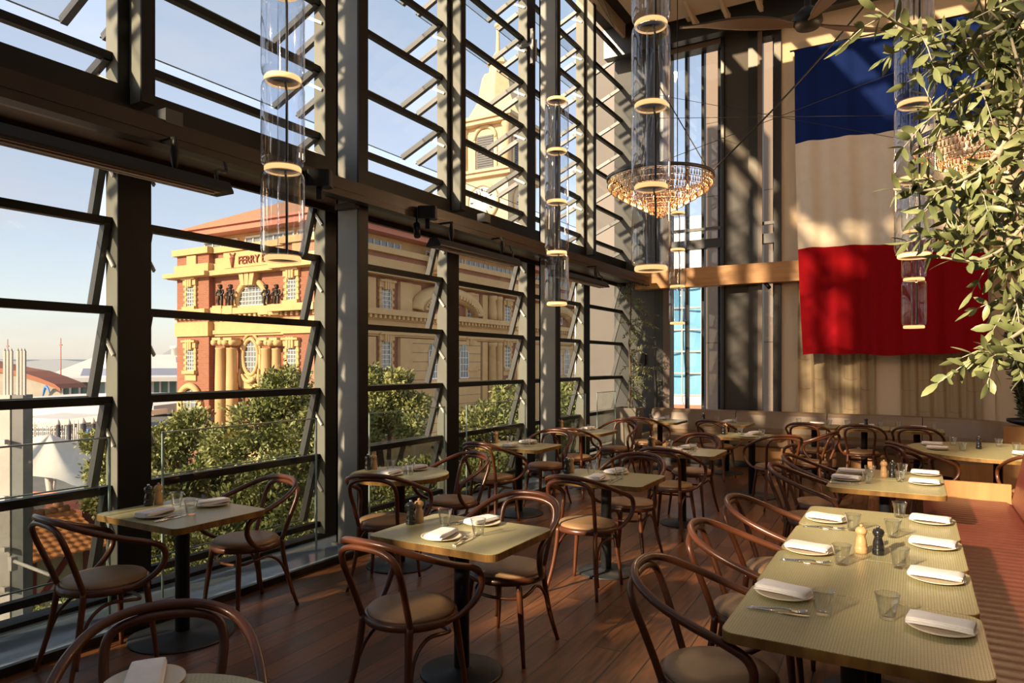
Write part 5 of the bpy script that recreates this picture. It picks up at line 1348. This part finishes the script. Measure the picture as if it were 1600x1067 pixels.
for px, y0, y1, w in ((91, 664, 686, 6), (108, 664, 690, 6), (130, 662, 690, 8), (146, 662, 686, 6), (38, 662, 678, 6)):
    t = empty('mooring_pile', ['black mooring pile with pale cap, shortest by the cream gangway', 'black mooring pile with pale cap in mid basin', 'thick black mooring pile near the blue post', 'black mooring pile close to the window post', 'black mooring pile beside the forked steel mast'][pl], 'pile', (0, 0, 0), 0, 'mooring piles')
    a, b = PD(px, y0, 56), PD(px, y1, 56); r = w*56/F_PX/2
    MB().lathe([(r, b.z-3), (r, a.z)], (a.x, a.y, 0), 14).build('sleeve', M['pile'], t)
    MB().lathe([(r*1.1, a.z), (r, a.z+.15), (.02, a.z+.5)], (a.x, a.y, 0), 14).build('cap', M['postmetal'], t); pl += 1
a, b = PD(138, 670, 52), PD(139, 700, 52)
tag(MB().tube([a, Vector((a.x, a.y, b.z-2))], .12, 8).build('post', mat('blue post', (.10, .22, .6), .5)), 'thin blue post standing among the black piles', 'post')
rl = empty('pier_railing', 'white pier railings and boat clutter behind the cream canopy', 'railing', (0, 0, 0))
m = MB(); r_ = random.Random(4)
for i in range(40):
    p_ = PD(38+i*3.1, 668+r_.random()*6, 66-r_.random()*8); h = r_.uniform(.6, 2.2); m.tube([(p_.x, p_.y, p_.z-2), (p_.x, p_.y, p_.z+h*.4)], .05, 5)
for y_ in (662, 668, 674, 681): a, b = PD(38, y_, 62), PD(163, y_, 62); m.tube([a, b], .05, 5)
m.build('rail', M['shedwhite'], rl)
for px, lab in ((95, 'thin red mast before the white wharf shed'), (12, 'thin red mast behind the forked steel mast')):
    a = PD(px, 528 if px > 50 else 530, 100); tag(MB().tube([(a.x, a.y, -7), (a.x, a.y, a.z)], [.10, .05], 6).bar((a.x-.35, a.y, a.z-1), (a.x+.35, a.y, a.z-1), .12, .15).build('mast', M['fascia']), lab, 'mast', 'red masts')
# hills on the horizon, distance haze put into their colour
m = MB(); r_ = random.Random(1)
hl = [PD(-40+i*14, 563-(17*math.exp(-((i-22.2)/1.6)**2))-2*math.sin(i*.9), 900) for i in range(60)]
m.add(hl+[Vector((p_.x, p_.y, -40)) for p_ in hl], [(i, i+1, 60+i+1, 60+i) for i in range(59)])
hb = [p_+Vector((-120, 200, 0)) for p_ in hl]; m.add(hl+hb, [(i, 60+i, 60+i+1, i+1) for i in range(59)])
struct(m.build('hills', mat('hazy blue hills', (.30, .33, .36), .9)), 'low haze blue hills on the horizon')

# ---- forked steel mast close by
pm = empty('steel_mast', 'big pale steel mast topped by six upright prongs outside the first window', 'mast', (0, 0, 0))
pa = PD(18, 545, 12.2); w = 18*12.2/F_PX
ux = Vector((_c, _s, 0)); uy = Vector((-_s, _c, 0))
def pbox(a0, a1, b0, b1, z0, z1, mm, name):
    v = [Vector((pa.x, pa.y, 0))+ux*a+uy*b+Vector((0, 0, z)) for a in (a0, a1) for b in (b0, b1) for z in (z0, z1)]
    return MB().add(v, [(0,1,3,2), (4,6,7,5), (0,4,5,1), (2,3,7,6), (0,2,6,4), (1,5,7,3)]).build(name, mm, pm)
z_f = PD(18, 617, 12.2).z
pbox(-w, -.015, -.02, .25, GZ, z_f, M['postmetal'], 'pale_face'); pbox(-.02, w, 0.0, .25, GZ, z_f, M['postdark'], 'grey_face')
for i, px in enumerate((5, 10, 15.5, 25.5, 31, 36)):
    q = PD(px, 548, 12.2); a = (q-pa).dot(ux)
    pbox(a-.018, a+.018, .02, .06, z_f-.02, q.z, M['postmetal'], 'prong')
    MB().tube([q+uy*.04, q+uy*.04+Vector((0, 0, .05))], [.02, .002], 6).build('prong_tip', M['postmetal'], pm)
a, b = PD(23, 877, 11.9), PD(80, 899, 11.2); MB().tube([a, b], .03, 8).build('tie_rod', M['postmetal'], pm)
a = PD(20, 880, 12.0); MB().box(a.x-.06, a.x+.06, a.y-.05, a.y+.05, a.z-.12, a.z+.12).build('rod_bracket', M['postmetal'], pm)
for py in (690, 778, 858, 920): 
    a = PD(8, py, 12.1); MB().box(a.x-.07, a.x+.07, a.y-.04, a.y+.02, a.z-.04, a.z+.04).build('bolt_plate', M['postmetal'], pm)

# ---- tiled cottage
ct = empty('tiled_cottage', 'small cottage with bright orange tiled roof and half timbered wall below', 'building', (0, 0, 0))
xr, xe = -22.0, -19.95; yA, yB = 2.0, PD(133, 797, 20.6).y
zr_, ze_ = -2.75, -3.58
def roof_pt(u, v):   # u along the ridge, v down the slope, wavy pantiles in stepped courses
    y = yA+(yB-yA)*u; n = 9; s = v*n; c_ = s-math.floor(s)
    x = xr+(xe-xr)*v; z = zr_+(ze_-zr_)*v+.032*abs(math.sin(PI*(y-yA)/.24))+.05*c_
    return (x, y, z)
MB().grid(roof_pt, int((yB-yA)/.04), 109).build('tiled_roof', noisy('orange roof tiles', (.80, .27, .075), (.88, .34, .11), 4, .8), ct)
MB().grid(lambda u, v: (xr-(xe-xr)*v, yA+(yB-yA)*u, zr_+(ze_-zr_)*v), 2, 2).build('back_slope', M['terracotta'], ct)
m = MB()
y = yA
while y < yB-.2: m.lathe([(.13, 0), (.13, .34)], (xr, y, zr_+.05), 10, axis='y'); y += .36
m.build('ridge_tiles', M['terracotta'], ct)
m = MB()
for yy in (yB-.4, yB-1.2, yB-2.9, yB-3.1, yB-4.8): m.blob((xr, yy, zr_+.22), (.14, .14, .16))
m.build('ridge_ornaments', M['terracotta'], ct)
MB().box(xe-3.6, xe-.35, yA, yB-.3, GZ, ze_+.1).build('cream_wall', noisy('cream render', (.55, .47, .30), (.60, .52, .34), 3, .9), ct)
m = MB(); zz0, zz1 = GZ+.2, ze_
for yy in (yB-.5, yB-1.9, yB-3.1, yB-3.3, yB-4.6, yB-5.9): m.box(xe-.36, xe-.30, yy-.09, yy+.09, zz0, zz1)
m.box(xe-.36, xe-.30, yA, yB-.3, -5.95, -5.75); m.box(xe-.36, xe-.28, yA, yB-.3, -6.0, -6.4) if False else None
m.bar((xe-.33, yB-1.9, -4.9), (xe-.33, yB-1.0, -3.7), .16, .06, (1, 0, 0)); m.bar((xe-.33, yB-3.1, -4.9), (xe-.33, yB-2.3, -3.7), .16, .06, (1, 0, 0))
m.build('red_timber', mat('dark red timber', (.20, .03, .025), .6), ct)
sash_par = ter; ter = ct
sash('sash_window', 'y', yB-3.95, -5.5, -4.1, .42, 3, 5, xe-.33); ter = sash_par
bk = PD(155, 772, 23.5)
tag(MB().box(bk.x-1.0, bk.x+1.2, bk.y-1.2, bk.y+1.0, GZ, bk.z-.2).build('brick_chimney', bricks('dark red brick', (.40, .10, .07), (.34, .08, .05), (.3, .12, .09), .5, .2)), 'square red brick chimney stack beside the orange roof', 'chimney')
# canopy tent
tn = empty('canopy_tent', 'peaked cream canvas canopy on a slanted pale pole', 'canopy', (0, 0, 0))
pk = PD(78, 678, 39); rim = [PD(x, y, d) for x, y, d in ((-20, 735, 34), (37, 742, 34), (88, 748, 33), (132, 757, 33), (152, 702, 43), (120, 690, 48), (40, 690, 48), (-20, 690, 48))]
m = MB(); nr = 7; v = [pk]; fs = []
R2, _z = smooth_path(rim, [0]*8, 4, True); n = len(R2)
for k in range(1, nr+1):
    t = k/nr
    for q in R2:
        p_ = pk.lerp(q, t); p_.z = q.z+(pk.z-q.z)*(1-t)**1.25; v.append(p_)
fs = [(0, 1+i, 1+(i+1) % n) for i in range(n)]+[(1+k*n+i, 1+(k+1)*n+i, 1+(k+1)*n+(i+1) % n, 1+k*n+(i+1) % n) for k in range(nr-1) for i in range(n)]
m.add(v, fs, True).build('canvas', M['tentcloth'], tn)
MB().tube([PD(75, 735, 38.5), PD(86, 822, 38.5)], .20, 10).build('pole', M['postmetal'], tn)
MB().tube([PD(86, 750, 38.5), PD(80, 795, 38.5)], .07, 8).build('stay', M['postmetal'], tn)
a, b = PD(40, 770, 38), PD(128, 772, 38)
tag(MB().tube([a, b], .09, 8).build('barrier_rail', M['fascia']), 'red barrier rail in the shade under the canopy', 'barrier')
# walking worker
pr = PD(157, 818, 39.3); zf = GZ
wk = empty('person', 'walking person in an orange vest and grey trousers below the canopy', 'person', (pr.x, pr.y, zf), YAW+.0)
def skinfig():
    m = MB()
    m.tube([(0, 0, .86), (0, 0, 1.05), (0, .01, 1.28), (.0, .02, 1.46)], [.15, .155, .175, .07], 12, sub=4)
    m.tube([(0, .01, 1.42), (0, .02, 1.56)], .055, 10); m.blob((0, .02, 1.64), (.085, .10, .12), 14, 10)
    m.blob((0, -.08, 1.63), (.014, .02, .018), 6, 5)
    for sg in (-1, 1):
        m.tube([(sg*.19, 0, 1.40), (sg*.25, .02*sg, 1.14), (sg*.24, -.10*sg, .92)], [.052, .042, .034], 8, sub=3); m.blob((sg*.24, -.11*sg, .87), (.03, .035, .055), 8, 6)
        m.tube([(sg*.09, 0, .92), (sg*.17, -.02, .50), (sg*.30, .05, .08)], [.085, .062, .045], 10, sub=3)
    return m
skinfig().build('body', M['skin'], wk)
MB().tube([(0, 0, .88), (0, 0, 1.05), (0, .01, 1.28), (0, .02, 1.45)], [.175, .175, .20, .10], 14, sub=4).build('vest', M['hivis'], wk)
m = MB()
for sg in (-1, 1): m.tube([(sg*.08, 0, .95), (sg*.17, -.02, .50), (sg*.30, .05, .07)], [.105, .08, .065], 10, sub=3)
m.tube([(0, 0, .86), (0, 0, .98)], [.15, .165], 12); m.build('trousers', M['greycloth'], wk)
m = MB()
for sg in (-1, 1): m.blob((sg*.31, -.0, .045), (.05, .13, .045), 10, 6)
m.build('shoes', M['black'], wk)
MB().blob((0, .02, 1.70), (.095, .11, .085), 14, 8).build('orange_helmet', M['hivis'], wk)

# ---- street trees
def tree(name, lab, blobs, n_leaf, size=.17, trunk=None, seed=1, mm='leaf_tree'):
    rs = np.random.RandomState(seed); t = empty(name, lab, 'tree', (0, 0, 0), 0, 'street trees below the windows')
    vol = np.array([b[1]**2 for b in blobs]); pr_ = vol/vol.sum(); idx = rs.choice(len(blobs), n_leaf, p=pr_)
    cs = np.array([tuple(b[0]) for b in blobs]); rd = np.array([b[1] for b in blobs])
    # leaves gather in tufts on the crown's surface
    nt = max(30, n_leaf//16); ti = rs.choice(len(blobs), nt, p=pr_); d = rs.normal(size=(nt, 3)); d /= np.linalg.norm(d, axis=1)[:, None]
    tc_ = cs[ti]+d*rd[ti][:, None]*(rs.uniform(.45, 1.04, nt)[:, None])*np.array([1, 1, .85]); td = d
    k = rs.randint(0, nt, n_leaf); base = tc_[k]+rs.normal(size=(n_leaf, 3))*size*.55
    dr = td[k]*.8+rs.normal(size=(n_leaf, 3))*.75+np.array([0, 0, .25]); dr /= np.linalg.norm(dr, axis=1)[:, None]
    sd_ = np.cross(dr, rs.normal(size=(n_leaf, 3))); sd_ /= np.linalg.norm(sd_, axis=1)[:, None]
    L_ = size*rs.uniform(.7, 1.3, n_leaf)[:, None]; w_ = L_*.24
    v = np.stack([base, base+dr*L_*.5+sd_*w_, base+dr*L_, base+dr*L_*.5-sd_*w_], 1).reshape(-1, 3)
    me = bpy.data.meshes.new('foliage'); me.vertices.add(len(v)); me.vertices.foreach_set('co', v.astype(np.float32).ravel())
    me.loops.add(n_leaf*4); me.loops.foreach_set('vertex_index', np.arange(n_leaf*4, dtype=np.int32))
    me.polygons.add(n_leaf); me.polygons.foreach_set('loop_start', np.arange(0, n_leaf*4, 4, dtype=np.int32)); me.polygons.foreach_set('loop_total', np.full(n_leaf, 4, dtype=np.int32))
    me.update(); me.validate(); me.materials.append(M[mm]); o = bpy.data.objects.new('foliage', me); C.objects.link(o); o.parent = t; o['kind'] = 'stuff'
    m = MB(); cen = Vector(cs.mean(axis=0)); foot = Vector((cen.x, cen.y, GZ)) if trunk is None else Vector(trunk)
    fork = foot.lerp(cen, .55); m.tube([foot, foot.lerp(fork, .5)+Vector((.1, .05, 0)), fork], [.22, .18, .15], 8, sub=3)
    for b in blobs:
        c = Vector(b[0]); m.tube([fork, fork.lerp(c, .5)+Vector((.1, -.1, .2)), c], [.12, .07, .03], 6, sub=3)
        for q in range(3): m.tube([c, c+Vector(rs.normal(size=3))*b[1]*.5], [.03, .01], 5)
    m.build('trunk', M['bark'], t)
def bl(px, py, dep, rpx): return (PD(px, py, dep), rpx*dep/F_PX)
tree('street_tree', 'green street tree before the narrow ochre doorway of the terminal', [bl(262, 700, 22, 42), bl(300, 668, 22, 34), bl(255, 775, 21, 48), bl(330, 745, 22, 40), bl(225, 740, 22, 35)], 15300, 0.156, seed=1)
tree('street_tree', 'tallest rounded street tree hiding the foot of the giant columns', [bl(448, 612, 20, 42), bl(400, 665, 20, 48), bl(470, 690, 20, 46), bl(355, 700, 20, 40), bl(430, 760, 19, 58), bl(380, 800, 19, 50), bl(470, 820, 18, 45), bl(505, 650, 20, 35)], 28900, 0.148, seed=2)
tree('street_tree', 'street tree with open branches past the grey column', [bl(612, 608, 23, 34), bl(590, 655, 23, 32), bl(645, 640, 23, 26), bl(575, 600, 23, 28), bl(640, 672, 22, 20), bl(560, 680, 22, 30)], 15300, 0.156, seed=3)
tree('street_tree', 'low bushy street tree beneath the open branched one', [bl(600, 790, 16, 62), bl(660, 760, 16, 52), bl(640, 850, 15, 60), bl(560, 820, 15.5, 55), bl(700, 800, 16, 50)], 22100, 0.117, seed=4)
tree('street_tree', 'broad street tree before the paired columns of the flank', [bl(795, 625, 25, 30), bl(755, 670, 24, 44), bl(810, 690, 24, 44), bl(720, 700, 24, 36), bl(770, 740, 22, 48), bl(820, 760, 22, 45), bl(725, 765, 22, 40)], 22100, 0.164, seed=5)
tree('street_tree', 'last street tree next to the grey rendered building', [bl(893, 622, 28, 24), bl(880, 660, 28, 30), bl(905, 690, 27, 34), bl(870, 720, 26, 36), bl(905, 745, 25, 30)], 13600, 0.172, seed=6)
tree('street_tree', 'small sunlit tree below the forked steel mast', [bl(60, 985, 15, 36), bl(110, 970, 15, 40), bl(160, 960, 15, 34), bl(90, 1020, 14.5, 44), bl(150, 1010, 14.5, 40)], 13600, 0.101, seed=7)
tree('street_tree', 'slender tree touching the edge of the cream canopy', [bl(150, 690, 21, 18), bl(158, 735, 21, 22), bl(150, 780, 21, 20), bl(180, 760, 21, 28), bl(185, 700, 21, 24)], 8500, 0.148, seed=8)
tree('street_tree', 'low tree filling the foot of the second window bay', [bl(250, 860, 17, 40), bl(330, 850, 17, 46), bl(400, 860, 17, 42), bl(290, 910, 16, 46), bl(450, 870, 17, 36), bl(210, 880, 17, 35)], 18700, 0.117, seed=9)
